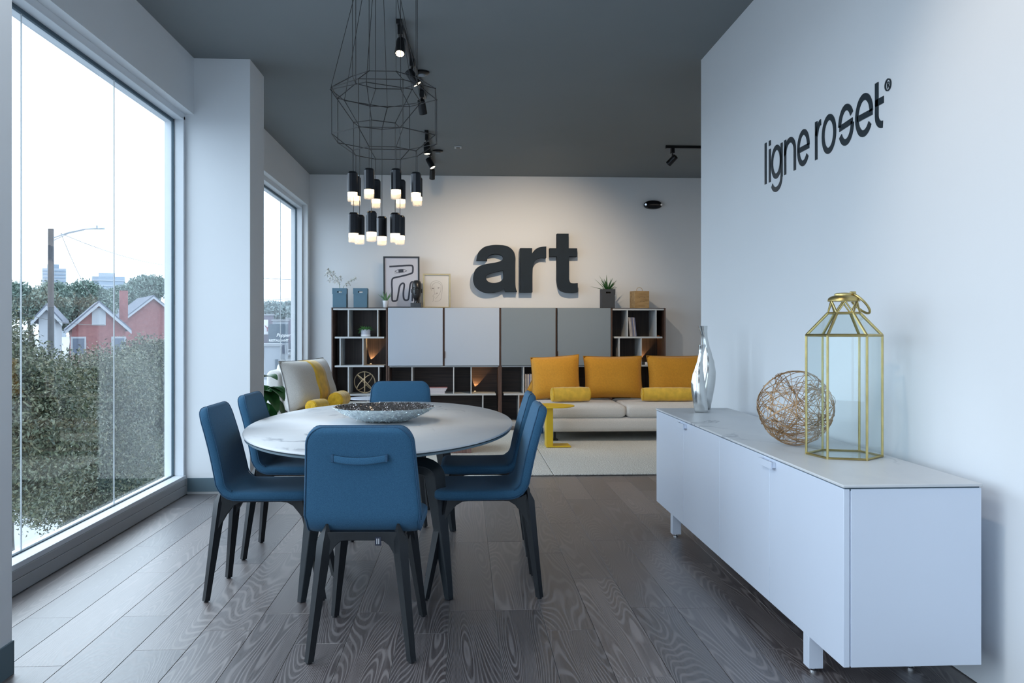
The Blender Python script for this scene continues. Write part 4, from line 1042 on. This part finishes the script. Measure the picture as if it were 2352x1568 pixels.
pillow('back_cushion', 'mustard yellow cushion at the left end of the sofa, leaning askew', 'cushion', 'mustard_fabric', 'mustard_piping', (1.055, 10.02, zs + .012), .57, .50, .22, (radians(-14), radians(-4), radians(-14)), 'mustard cushions on the sofa')
pillow('back_cushion', 'mustard yellow cushion in the middle of the sofa, upright and square', 'cushion', 'mustard_fabric', 'mustard_piping', (1.735, 10.04, zs + .012), .69, .495, .22, (radians(-13), 0, 0), 'mustard cushions on the sofa')
pillow('back_cushion', 'mustard yellow cushion at the right end of the sofa, behind the silver vases', 'cushion', 'mustard_fabric', 'mustard_piping', (2.50, 10.04, zs + .012), .72, .50, .22, (radians(-13), 0, radians(2)), 'mustard cushions on the sofa')
pillow('back_cushion', 'mustard yellow cushion lying behind the leaning left cushion, mostly hidden', 'cushion', 'mustard_fabric', 'mustard_piping', (.93, 10.24, zs + .012), .42, .34, .13, (radians(-12), radians(22), radians(-6)), 'mustard cushions on the sofa')
def bolster(loc, L_, r, rz, label, tilt=0):
    t = thing('bolster', label, 'cushion', loc, rz, group='yellow velvet bolsters')
    n = 32; rings = []
    for k in range(17):
        u = -1 + 2 * k / 16; rr = r * (1 - .10 * abs(u) ** 6) * (1 + .015 * sin(k * 1.7))
        rings.append([(u * L_ / 2, rr * cos(a), r + rr * sin(a)) for a in [2 * pi * j / n for j in range(n)]])
    MB().loft(rings).build('cover', 'yellow_velvet', t, smooth=60)
    for s_ in (-1, 1):
        rs = []
        for q, (dx_, f_) in enumerate(((0, .90), (.010, .82), (.016, .5), (.010, .12), (.006, .02))):
            rs.append([(s_ * (L_ / 2 + dx_ - .001), r * (f_ + (.03 if q in (1, 2) else 0) * (j % 2)) * cos(a), r + r * (f_ + (.03 if q in (1, 2) else 0) * (j % 2)) * sin(a)) for j, a in enumerate([2 * pi * j / n for j in range(n)])])
        MB().loft(rs).build('end_cap', 'yellow_velvet_dark', t, smooth=40)
        MB().tube([(s_ * L_ / 2, r * .91 * cos(a), r + r * .91 * sin(a)) for a in [2 * pi * j / 40 for j in range(40)]], .004, 6, closed=True).build('piping', 'yellow_velvet_dark', t)
    return t
bolster((1.185, 9.70, .4135), .42, .083, radians(9), 'yellow velvet bolster in front of the left sofa cushion')
bolster((2.285, 9.72, .4145), .56, .078, radians(-2), 'yellow velvet bolster in front of the right sofa cushion')

# yellow side table
t = thing('side_table', 'yellow round steel side table with a flat foot in front of the sofa', 'table', (.885, 8.97, .019))
MB().lathe([(.002, .410), (.248, .410), (.25, .412), (.25, .418), (.248, .420), (.002, .420)], n=56).build('tabletop', 'yellow_steel', t)
MB().box(-.05, .02, -.10, .10, .01, .411).build('column', 'yellow_steel', t, bevel=.002)
MB().box(-.05, .20, -.12, .12, 0, .012).build('base_plate', 'yellow_steel', t, bevel=.002)
# white round side table behind the dining table
t = thing('side_table', 'small white round side table with a dark stem beside the light armchair', 'table', (-1.15, 10.70, 0))
MB().lathe([(.002, .378), (.26, .378), (.263, .383), (.26, .390), (.002, .390)], n=48).build('tabletop', 'lacquer_white', t)
MB().cyl((0, 0, .01), (0, 0, .378), .018, 16).build('stem', 'black_metal', t); MB().lathe([(.002, 0), (.15, 0), (.15, .008), (.02, .014), (.002, .014)], n=36).build('foot_disc', 'black_metal', t)
# walnut coffee table
t = thing('coffee_table', 'low walnut coffee table on the rug behind the dining table', 'table', (-.90, 8.50, .0165))
MB().box(0, .965, 0, .62, .27, .30).build('tabletop', 'walnut_box', t, bevel=.003)
MB().box(.0, .03, .01, .61, .0, .27).build('side_panel', 'walnut_box', t, bevel=.002); MB().box(.70, .965, .01, .61, .0, .27).build('end_cabinet', 'walnut_box', t, bevel=.002); MB().box(.03, .70, .05, .60, .04, .07).build('lower_shelf', 'walnut_box', t, bevel=.002)

# ================================================================== RUGS
def rug(x0, x1, y0, y1, label):
    t = thing('rug', label, 'rug', (x0, y0, 0), group='cream woven rugs in front of the sofa')
    w, l = x1 - x0, y1 - y0
    MB().box(0, w, .008, l - .008, .0004, .016).build('pile', 'rug_wool', t, bevel=.003)
    # knobbly overcast edge stitches front and back
    m = MB(); k = int(w / .028)
    for i in range(k):
        x = (i + .5) * w / k
        for y in (.004, l - .004): m.loft([[(x + dx_ * .013, y + .012 * b, .009 + .009 * c) for b, c in sup(1, 1, 2, 6)] for dx_ in (-1, -.4, .4, 1)])
    o = m.build('edge_stitching', 'rug_wool', t, smooth=60); o['kind'] = 'stuff'
    return t
rug(.742, 3.6, 7.235, 10.42, 'cream woven rug under the sofa and the yellow side table')
rug(-.93, .736, 7.235, 10.42, 'cream woven rug under the walnut coffee table')

# ================================================================== ARMCHAIR by the window
t = thing('loveseat', 'light grey woven two-seat sofa by the far window, facing the room', 'sofa', (-1.45, 9.43, 0))
cushion('base', 'beige_boucle', t, (.05, 0, .18), (.86, 1.35, .16), n=5)
cushion('seat_cushion', 'beige_boucle', t, (.07, 0, .325), (.82, 1.33, .15), n=3.6, puff=.15)
cushion('back_rest', 'beige_boucle', t, (-.465, .03, .49), (.15, 1.20, .64), n=3.2)
for x, y in ((-.3, -.55), (-.3, .55), (.38, -.55), (.38, .55)): MB().box(x - .02, x + .02, y - .02, y + .02, 0, .11).build('foot', 'black_metal', t, bevel=.002)
pillow('back_cushion', 'large light grey cushion with a wide yellow stripe on the sofa by the window', 'cushion', 'beige_boucle', 'boucle_piping', (-1.62, 9.40, .385), 1.16, .53, .34, (radians(-13), 0, radians(77)), stripe=(7, 11))
bolster((-1.335, 9.38, .393), .34, .086, radians(84), 'yellow velvet bolster standing furthest out on the light grey sofa')
bolster((-1.49, 8.93, .372), .24, .072, radians(68), 'yellow velvet bolster tucked against the striped cushion on the light grey sofa')
# leafy plant by the pier
t = thing('potted_plant', 'dark green broad-leaved plant in a grey pot beside the light grey sofa', 'plant', (-1.83, 7.75, 0))
MB().lathe([(.10, 0), (.11, .004), (.14, .36), (.14, .38), (.125, .38), (.12, .34), (.002, .34)], n=32).build('pot', 'lamp_grey', t)
stems = [((.02, -.02, .34), (.12, -.05, .72), (.27, -.10, .60)), ((0, 0, .34), (.06, 0, .80), (.20, -.05, .78)), ((0, 0, .34), (.10, .05, .62), (.24, .02, .45)), ((-.02, 0, .34), (-.08, 0, .70), (-.14, -.1, .60)), ((0, -.02, .34), (.02, -.10, .60), (.12, -.22, .46)), ((.0, .02, .34), (.02, .08, .85), (.03, .1, 1.0)), ((0, 0, .34), (.05, -.04, .66), (.16, -.12, .68)), ((0, 0, .34), (.05, -.02, .74), (.22, -.12, .50)), ((0, 0, .34), (.0, -.05, .70), (.10, -.16, .56)), ((0, 0, .34), (.12, .02, .70), (.26, -.02, .66)), ((0, 0, .34), (.04, .03, .58), (.17, -.06, .38))]
for k, (a, b_, c_) in enumerate(stems):
    s_ = MB().tube([a, ((a[0] + b_[0]) / 2 - .01, (a[1] + b_[1]) / 2, (a[2] + b_[2]) / 2), b_], .004, 6).build('stem', 'leaf_mid', t)
    m = MB(); leaf(m, b_, c_, .17 if k != 5 else .07, 10, .02); m.build('leaf', 'leaf_dark' if k not in (5,) else 'leaf_mid', t, smooth=60)

# ================================================================== CHANDELIER
CX, CY = -.418, 4.64
cd = thing('chandelier', 'black wire-frame chandelier of stacked octagons with fourteen small cylinder lamps', 'chandelier', (CX, CY, ZC))
def P3(x, y, z): return Vector((x - CX, y - CY, z - ZC))
def ringp(cx, cy, rx, n, a0, z): return [P3(cx + rx * cos(radians(a0 + 360 / n * k)), cy + rx * sin(radians(a0 + 360 / n * k)), z) for k in range(n)]
Pp = ringp(CX, CY, .288, 8, 22.5, 2.47); P2 = ringp(CX, CY, .288, 8, 22.5, 2.23)
Sp = ringp(CX, CY, .178, 8, 22.5, 2.54); S2 = ringp(CX, CY, .178, 8, 22.5, 2.154)
Tp = [P3(x, y, 2.455) for x, y in [(-.689, 4.523), (-.49, 4.379), (-.269, 4.495), (-.237, 4.753), (-.429, 4.872), (-.647, 4.736)]]
T2 = [P3(x, y, 2.30) for x, y in [(-.578, 4.578), (-.479, 4.52), (-.362, 4.578), (-.345, 4.684), (-.445, 4.727), (-.558, 4.672)]]
rd = .0023
def rods(name, segs, r=rd):
    for a, b in segs: MB().cyl(a, b, r, 6).build(name, 'cable_black', cd)
cyc = lambda L_: list(zip(L_, L_[1:] + L_[:1]))
for L_ in (Pp, P2, Sp, S2, Tp, T2):
    m = MB().tube(L_, rd, 6, closed=True).build('frame_ring', 'cable_black', cd)
rods('frame_rod', list(zip(Pp, P2)) + list(zip(Sp, Pp)) + list(zip(P2, S2)) + list(zip(Tp, T2)))
m = MB()
for L_ in (Pp, P2, Sp, S2, Tp, T2):
    for p in L_: m.lathe([(.0005, -.004), (.0042, -.002), (.0042, .002), (.0005, .004)], p, 8)
m.build('joint_beads', 'black_metal', cd)
rods('suspension_cable', [(p, Vector((p.x, p.y, -.02))) for p in Sp], .0017)
rods('suspension_cable', [(p, Vector((p.x * .28 - .02, p.y * .28, -.02))) for p in Tp], .0017)
MB().lathe([(.002, 0), (.15, 0), (.15, -.022), (.002, -.022)], n=32).build('ceiling_rose', 'black_metal', cd)
def lamp(p, zb):
    x, y = p.x, p.y; z0 = zb - ZC
    rods('lamp_cable', [(p, Vector((x, y, z0 + .112)))], .0017)
    oc = lambda r, z: [(x + r * cos(2 * pi * k / 12), y + r * sin(2 * pi * k / 12), z) for k in range(12)]
    h = MB().loft([oc(.027, z0), oc(.027, z0 + .098), oc(.020, z0 + .108), oc(.006, z0 + .110)]).build('lamp_housing', 'housing_black', cd, smooth=25)
    MB().lathe([(.004, z0 - .021), (.0245, z0 - .019), (.0245, z0), (.004, z0)], (x, y, 0), 20).build('diffuser', 'diffuser_lit', h)
    MB().lathe([(.026, z0), (.026, z0 - .043), (.023, z0 - .047), (.004, z0 - .047), (.004, z0 - .041), (.021, z0 - .040), (.0235, z0 - .030), (.0235, z0 - .022)], (x, y, 0), 20).build('lamp_glass', 'lamp_glass', h)
for p in S2: lamp(p, 1.934)
for p in T2: lamp(p, 1.722)
spot((-.45, 4.63, 1.66), (-.30, 4.63, .74), 9, 120, .9, (1, .78, .5), .05, 'chandelier_glow')

# ================================================================== TRACK LIGHTS
def track(x0, y0, x1, y1, label):
    t = thing('light_track', label, 'track', (x0, y0, ZC)); dx_, dy_ = x1 - x0, y1 - y0
    a = atan2(dy_, dx_); L_ = math.hypot(dx_, dy_); t.rotation_euler = (0, 0, a)
    MB().box(0, L_, -.017, .017, -.030, 0).build('rail', 'black_metal', t, bevel=.002); MB().box(-.012, 0, -.019, .019, -.032, 0).build('end_cap', 'black_metal', t, bevel=.002)
    return t
track(-.425, 5.70, -.345, 7.55, 'black ceiling track behind the chandelier carrying three spotlights')
track(-.385, 8.85, -.385, 10.60, 'black ceiling track nearest the back wall above the bookcase')
track(2.215, 9.45, 4.2, 9.45, 'black ceiling track above the right end of the sofa')
def spotlight(x, y, aim, label, lit=True):
    t = thing('spotlight', label, 'spotlight', (x, y, ZC - .03), group='black track spotlights')
    MB().box(-.018, .018, -.03, .03, -.055, 0).build('adapter', 'black_metal', t, bevel=.002)
    MB().cyl((0, 0, -.05), (0, 0, -.10), .008, 10).build('stem', 'black_metal', t)
    d = Vector(aim).normalized(); c = Vector((0, 0, -.125)); a = c - d * .055; b = c + d * .065
    h = MB().tube([a, a + d * .004, a + d * .03, b], [.022, .030, .033, .034], 24).build('lamp_head', 'black_metal', t, smooth=50)
    MB().cyl(b + d * .0005, b + d * .0015, .028, 20).build('lens', 'spot_lens' if lit else 'chrome', h)
    return t
spotlight(-.42, 5.76, (-.05, -.45, -.9), 'lit track spotlight nearest the camera, shining towards it')
spotlight(-.385, 6.45, (.55, .1, -.8), 'track spotlight behind the chandelier, tilted to the right')
spotlight(-.355, 7.30, (.15, .55, -.85), 'track spotlight with its head turned to the back wall, last on the middle track', False)
spotlight(-.385, 8.95, (.05, .0, -1), 'track spotlight pointing straight down, first on the track by the back wall')
spotlight(-.385, 9.75, (.45, -.1, -.85), 'track spotlight tilted to the right, second on the track by the back wall')
spotlight(-.385, 10.45, (-.05, .5, -.9), 'track spotlight turned to the back wall, last on the track there', False)
spotlight(2.28, 9.45, (-.5, .5, -.55), 'track spotlight above the right end of the sofa, tilted down to the left', False)
for x, y, lb in ((-.335, 6.85, 'small dark ceiling disc beside the middle track'), (-.30, 9.85, 'small dark ceiling disc beside the track by the back wall')):
    t = thing('ceiling_disc', lb, 'ceiling fitting', (x, y, ZC)); MB().lathe([(.002, 0), (.06, 0), (.06, -.014), (.045, -.022), (.002, -.024)], n=32).build('plate', 'black_metal', t); MB().lathe([(.002, -.024), (.03, -.024), (.026, -.034), (.002, -.036)], n=24).build('sensor', 'lamp_grey', t)
t = thing('ceiling_sensor', 'small pale rectangular sensor on the dark ceiling', 'ceiling fitting', (-.072, 9.64, ZC)); MB().box(-.04, .04, -.05, .05, -.012, 0).build('plate', 'shelf_grey', t, bevel=.002); MB().box(-.02, .02, -.03, .03, -.016, -.012).build('slot', 'black_metal', t)
# the light those spotlights and the ones out of view throw
spot((-.385, 9.75, 3.05), (-.55, YB, 1.75), 130, 105, 1.0, (1, .76, .50))
spot((1.0, 8.9, 3.12), (.75, YB, 1.5), 185, 85, 1.0, (1, .78, .55))
spot((2.28, 9.45, 3.08), (1.35, YB, 1.75), 160, 80, 1.0, (1, .74, .47), .02)
spot((1.6, 8.2, 3.1), (1.6, 9.7, .4), 55, 70, .9, (1, .8, .6))
spot((.3, 7.2, 3.1), (.3, 8.2, 0), 40, 75, .9, (1, .8, .6))
spot((.2, 2.4, 3.1), (XR, 2.6, 1.7), 50, 70, .9, (1, .84, .68))

# ================================================================== OUTSIDE
def at(px, py, dist):
    a = (px - 1176) / F; b = (py - 757) / F; c, s_ = cos(TH), sin(TH); rx, ry = s_ + a * c, c - a * s_; k = dist / math.hypot(rx, ry)
    return Vector((rx * k, ry * k, EYE - b * k))
GZ = -4.0
SB('ground', 'concrete_ground', (-420, -3.2, -60, 700, GZ - .2, GZ))
SB('street', 'asphalt', (-60, -24, -60, 400, GZ, GZ + .02))
def leafcloud(blobs, n, size, shell=.62):
    cs = np.array([b[:3] for b in blobs]); rs = np.array([b[3:6] for b in blobs]); vol = rs.prod(1) ** .7; p = vol / vol.sum()
    idx = NR.choice(len(blobs), n, p=p); d = NR.normal(size=(n, 3)); d /= np.linalg.norm(d, axis=1)[:, None]
    rad = (shell + (1 - shell) * NR.random(n)) ** 1.0; rad *= 1 + .10 * NR.normal(size=n)
    c = cs[idx] + d * rs[idx] * rad[:, None]
    u = NR.normal(size=(n, 3)); u /= np.linalg.norm(u, axis=1)[:, None]; w = np.cross(u, NR.normal(size=(n, 3))); w /= np.linalg.norm(w, axis=1)[:, None]
    s_ = size * (.6 + .8 * NR.random(n))[:, None]; nn = np.cross(u, w) * s_ * .12
    V_ = np.stack([c - u * s_, c - w * s_ * .42 + nn, c + u * s_, c + w * s_ * .42 + nn], 1).reshape(-1, 3)
    return V_
def cloud_obj(name, V_, mat, parent):
    n = len(V_) // 4; me = bpy.data.meshes.new(name); me.vertices.add(len(V_)); me.vertices.foreach_set('co', V_.astype(np.float32).ravel())
    me.loops.add(4 * n); me.loops.foreach_set('vertex_index', np.arange(4 * n, dtype=np.int32)); me.polygons.add(n)
    me.polygons.foreach_set('loop_start', np.arange(0, 4 * n, 4, dtype=np.int32)); me.polygons.foreach_set('loop_total', np.full(n, 4, dtype=np.int32))
    me.update(); me.validate(); me.materials.append(MAT[mat]); o = bpy.data.objects.new(name, me); C.objects.link(o); o.parent = parent; o['kind'] = 'stuff'; return o
def tree(px, dist, ytop, ybot, rpx, n, size, mat, label, group, blobs=9, trunk=True, seed=0, flat=1.0):
    b = at(px, 757, dist); zt_, zb_ = at(px, ytop, dist).z, at(px, ybot, dist).z; r = rpx * dist / F
    t = thing('tree', label, 'tree', (b.x, b.y, GZ), group=group); rr = random.Random(seed); h = (zt_ - zb_); zc_ = (zt_ + zb_) / 2 - GZ
    bl = []
    for k in range(blobs):
        a = rr.uniform(0, 2 * pi); q = rr.uniform(.1, .62); f = rr.uniform(.34, .52); zz = rr.uniform(-.5, .5)
        bl.append((cos(a) * r * q, sin(a) * r * q, zc_ + zz * h * (1 - f) * .98, r * f * 1.05, r * f * 1.05, min(h * .5, r * f * .95) * flat))
    cloud_obj('crown', leafcloud(bl, n, size), mat, t)
    if trunk:
        tr = MB(); rt = max(.05, r * .075); tr.tube([(0, 0, 0), (rt * .4, 0, zc_ * .35), (-rt * .3, 0, zc_ * .7), (0, 0, zc_)], [rt * 1.3, rt, rt * .8, rt * .5], 10).build('trunk', 'bark', t)
        for k in range(6):
            q = bl[k % len(bl)]; z0_ = zc_ - h * .35 * rr.uniform(.3, 1)
            MB().tube([(0, 0, z0_), (q[0] * .5, q[1] * .5, z0_ + (q[2] - z0_) * .6), (q[0], q[1], q[2])], [rt * .5, rt * .3, rt * .12], 7).build('branch', 'bark', t)
    return t
NG = 'live oaks just outside the first window'
tree(20, 10.5, 650, 1240, 250, 90000, .021, 'oak_leaves', 'bushy olive-green oak just outside, at the left edge of the first window', NG, 16, seed=3)
tree(165, 12.5, 790, 1215, 215, 120000, .021, 'oak_leaves', 'bushy olive-green oak outside the middle of the first window, trunk showing low down', NG, 18, seed=5)
tree(375, 14.5, 725, 1200, 165, 100000, .023, 'oak_leaves', 'bushy olive-green oak outside the far pane of the first window', NG, 16, seed=9)
FG = 'trees beyond the street'
tree(70, 150, 640, 735, 75, 20000, .24, 'far_hazed_leaves', 'grey-green tree beyond the street left of the utility pole', FG, 9, seed=11)
tree(165, 160, 650, 745, 85, 22000, .24, 'far_hazed_leaves', 'wide rounded green tree beyond the street right of the utility pole', FG, 9, seed=12)
tree(325, 225, 626, 745, 70, 26000, .32, 'far_hazed_leaves', 'tall grey-green tree rising behind the slate roofs', FG, 9, seed=13)
tree(255, 190, 655, 740, 55, 16000, .26, 'far_hazed_leaves', 'green tree between the brick house and the tall grey-green tree', FG, 8, seed=14)
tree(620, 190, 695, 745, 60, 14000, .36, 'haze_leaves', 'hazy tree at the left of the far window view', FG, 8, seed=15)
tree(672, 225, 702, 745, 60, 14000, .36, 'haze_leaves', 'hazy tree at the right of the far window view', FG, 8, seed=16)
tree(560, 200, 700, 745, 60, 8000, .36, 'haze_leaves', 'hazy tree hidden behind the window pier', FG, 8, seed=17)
# utility pole and street lamp
b = at(117, 757, 30); t = thing('utility_pole', 'tall wooden utility pole with a street lamp arm outside the first window', 'pole', (b.x, b.y, GZ))
zt_ = at(117, 525, 30).z - GZ
MB().cone((0, 0, 0), (0, 0, zt_), .10, .082, 16).build('pole', 'pole_wood', t)
RX = Vector((cos(TH), -sin(TH), 0)); sc_ = 30 / F
arm = [RX * (5 * sc_) + Vector((0, 0, zt_ - .28)), RX * (35 * sc_) + Vector((0, 0, zt_ - .12)), RX * (70 * sc_) + Vector((0, 0, zt_ - .01)), RX * (88 * sc_) + Vector((0, 0, zt_))]
MB().tube(arm, .022, 8).build('lamp_arm', 'lamp_grey', t); MB().tube([RX * (5 * sc_) + Vector((0, 0, zt_ - .36)), arm[1] + Vector((0, 0, -.03)), arm[2] + Vector((0, 0, -.02))], .014, 6).build('brace', 'lamp_grey', t)
c_ = arm[3] + RX * .08
MB().loft([[c_ + RX * u + Vector((0, 0, z)) + Vector((sin(TH), cos(TH), 0)) * v for v, z in ((-w_, 0), (0, .03), (w_, 0), (0, -.025))] for u, w_ in ((-.16, .03), (0, .10), (.16, .10), (.24, .02))]).build('lamp_head', 'lamp_grey', t)
MB().cyl(c_ + Vector((0, 0, .02)), c_ + Vector((0, 0, .10)), .03, 10).build('photocell', 'lamp_grey', t)
def wire(pts, r, label):
    tag(MB().tube(pts, r, 5).build('overhead_wire', 'cable_black'), label, 'wire', 'overhead wires outside')
def sagw(a, b_, sag, n=12): return [a + (b_ - a) * (k / n) - Vector((0, 0, sag * 4 * (k / n) * (1 - k / n))) for k in range(n + 1)]
p0 = at(140, 536, 30)
wire(sagw(p0, at(430, 612, 44), .25), .010, 'overhead wire from the utility pole sloping gently down to the right')
wire(sagw(p0, at(222, 690, 52), .3), .010, 'overhead wire from the utility pole dropping steeply to the brick house')
wire(sagw(at(30, 712, 40), at(240, 745, 48), .2), .012, 'low overhead wire crossing in front of the brick house')
wire(sagw(at(560, 635, 70), at(720, 641, 80), .1), .02, 'upper overhead wire crossing the far window')
wire(sagw(at(560, 688, 90), at(720, 682, 80), .1), .02, 'lower overhead wire crossing the far window')
# houses
def gable(px, dist, ypeak, yeave, halfpx, depth, body, roof, label, rz=0, win=True, chim=None):
    b = at(px, 757, dist); zp, ze = at(px, ypeak, dist).z - GZ, at(px, yeave, dist).z - GZ; w = halfpx * dist / F
    t = thing('house', label, 'house', (b.x, b.y, GZ), rz)
    MB().prism([(-w, 0), (w, 0), (w, ze), (0, zp), (-w, ze)], lambda u, v, d: (u, d, v), 0, depth).build('wall', body, t)
    for s_ in (-1, 1):
        o_ = .35
        MB().prism([(0, zp + .12), (s_ * (w + .5), ze - .5 * (zp - ze) / w + .12), (s_ * (w + .5), ze - .5 * (zp - ze) / w + .35), (0, zp + .38)], lambda u, v, d: (u, d, v), -o_, depth + .3).build('roof', roof, t)
        MB().prism([(0, zp - .1), (s_ * (w + .5), ze - .5 * (zp - ze) / w - .1), (s_ * (w + .5), ze - .5 * (zp - ze) / w + .2), (0, zp + .2)], lambda u, v, d: (u, d, v), -o_ - .08, -o_).build('fascia', 'trim_white', t)
    if win:
        f_ = MB().prism([(-.55, ze + .2), (.55, ze + .2), (.55, ze + 1.2)] + arc(0, ze + 1.2, .55, .55, 0, 180, 8)[1:], lambda u, v, d: (u, d, v), -.08, .0).build('window', 'trim_white', t)
        for x in (-1.6, 1.6):
            f_ = MB().box(x - .6, x + .6, -.06, 0, ze - 2.4, ze - .8).build('window', 'trim_white', t); MB().box(x - .45, x + .45, -.09, -.06, ze - 2.25, ze - .95).build('pane', 'window_dark', f_)
    if chim: MB().box(chim - .34, chim + .34, depth * .3, depth * .3 + .9, zp - 1.5, zp + 1.4).build('chimney', 'red_brick', t)
    return t
gable(227, 85, 700, 752, 50, 8, 'red_brick', 'roof_slate', 'red brick house with a white-trimmed gable and arched window', radians(25), chim=2.2)
gable(352, 125, 684, 740, 62, 14, 'red_brick', 'roof_slate', 'slate-roofed brick house right of the white-trimmed gable', radians(28), win=False)
gable(300, 178, 704, 745, 95, 16, 'trim_white', 'roof_slate', 'broad slate-roofed house behind the two brick gables', radians(25), win=False)
gable(108, 75, 708, 728, 15, 6, 'trim_white', 'roof_slate', 'white gabled house behind the utility pole', radians(20), win=False)
def tower(px0, px1, ytop, dist, mat, label, floors=8, bands='haze_pale'):
    a, b_ = at(px0, 757, dist), at(px1, 757, dist); w = (b_ - a).length; h = at(px0, ytop, dist).z - GZ; rz = atan2((b_ - a).y, (b_ - a).x)
    t = thing('office_tower', label, 'building', (a.x, a.y, GZ), rz)
    MB().box(0, w, 0, w * .6, 0, h).build('wall', mat, t); MB().box(w * .2, w * .7, w * .1, w * .4, h, h * 1.06).build('roof_plant', bands, t)
    for k in range(floors):
        z = h * (1 - (k + .7) / (floors * 1.0) * .5); MB().box(w * .02, w * .98, -.4, 0, z - h * .012, z + h * .008).build('window_band', bands, t)
    return t
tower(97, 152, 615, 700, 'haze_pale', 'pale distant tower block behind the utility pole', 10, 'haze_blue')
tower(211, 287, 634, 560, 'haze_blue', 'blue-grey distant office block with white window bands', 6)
# buildings seen through window 2
def shop(px0, px1, ytop, ybase, dist, mat, label, depth=8):
    a, b_ = at(px0, 757, dist), at(px1, 757, dist); w = (b_ - a).length; h = at(px0, ytop, dist).z - GZ; rz = atan2((b_ - a).y, (b_ - a).x)
    t = thing('shop_building', label, 'building', (a.x, a.y, GZ), rz)
    MB().box(0, w, 0, depth, 0, h).build('wall', mat, t); MB().box(-.2, w + .2, -.2, depth, h, h + .3).build('parapet', 'trim_white', t)
    n = max(2, int(w / 2.6))
    for k in range(n):
        f_ = MB().box(w * (k + .15) / n, w * (k + .85) / n, -.06, 0, .9, 2.6).build('window', 'trim_white', t); MB().box(w * (k + .22) / n, w * (k + .78) / n, -.1, -.06, 1.0, 2.5).build('pane', 'window_dark', f_)
    return t, w, h
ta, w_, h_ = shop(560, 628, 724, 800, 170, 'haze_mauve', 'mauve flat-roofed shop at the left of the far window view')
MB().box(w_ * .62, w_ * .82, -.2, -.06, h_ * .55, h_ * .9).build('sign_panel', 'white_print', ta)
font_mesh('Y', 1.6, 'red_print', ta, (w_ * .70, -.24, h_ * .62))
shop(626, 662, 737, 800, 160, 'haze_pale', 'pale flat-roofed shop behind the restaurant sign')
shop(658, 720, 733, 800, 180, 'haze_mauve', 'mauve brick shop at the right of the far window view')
a, b_ = at(616, 757, 118), at(662, 757, 118); w_ = (b_ - a).length; rz = atan2((b_ - a).y, (b_ - a).x)
t = thing('restaurant_sign', 'dark restaurant signboard with white lettering seen through the far window', 'sign', (a.x, a.y, GZ), rz)
zt_, zb_ = at(616, 744, 118).z - GZ, at(616, 788, 118).z - GZ
MB().box(0, w_, 0, .25, zb_, zt_).build('board', 'sign_dark', t)
for x in (w_ * .12, w_ * .86): MB().box(x - .08, x + .08, .05, .2, 0, zb_).build('post', 'lamp_grey', t)
def txt(s_, size, x, z, italic=0): font_mesh(s_, size, 'white_print', t, (x, -.03, z), italic, .008)
txt('RESTAURANT', .40, .08, zb_ + .22); txt('Pepper', .62, w_ * .40, zb_ + .85, .3)
def gbox(px0, px1, y0, y1, dist, mat, nm_, label, cat, depth=4):
    a, b_ = at(px0, 757, dist), at(px1, 757, dist); w = (b_ - a).length; h = at(px0, y0, dist).z - GZ; rz = atan2((b_ - a).y, (b_ - a).x)
    t = thing(nm_, label, cat, (a.x, a.y, GZ), rz); return t, w, h
t, w_, h_ = gbox(607, 645, 789, 850, 95, 'trim_white', 'kiosk', 'white walled kiosk below the restaurant sign', 'building')
MB().box(0, w_, 0, 3, 0, h_ * .93).build('wall', 'haze_pale', t); MB().box(-.15, w_ + .15, -.2, 3.1, h_ * .93, h_).build('roof', 'trim_white', t); MB().box(w_ * .65, w_ * .85, -.05, 0, .1, 2.1).build('door', 'sign_dark', t)
c_ = at(671, 757, 170); t = thing('car', 'white car parked beyond the restaurant sign', 'car', (c_.x, c_.y, GZ), radians(20))
pr = [(-.9, .35), (.9, .35), (.92, .8), (.82, 1.0), (.66, 1.45), (-.66, 1.45), (-.82, 1.0), (-.92, .8)]
MB().prism(pr, lambda u, v, d: (u, d, v), 0, 4.2).build('body', 'car_white', t, bevel=.08); MB().prism([(-.72, 1.02), (.72, 1.02), (.6, 1.38), (-.6, 1.38)], lambda u, v, d: (u, d, v), -.02, 0).build('windscreen', 'window_dark', t)
for x in (-.8, .8):
    for y in (.8, 3.4): MB().cyl((x - .1, y, .33), (x + .1, y, .33), .33, 20).build('wheel', 'tyre', t)
for x in (-.65, .65): MB().box(x - .15, x + .15, -.03, 0, .7, .85).build('headlight', 'chrome', t)
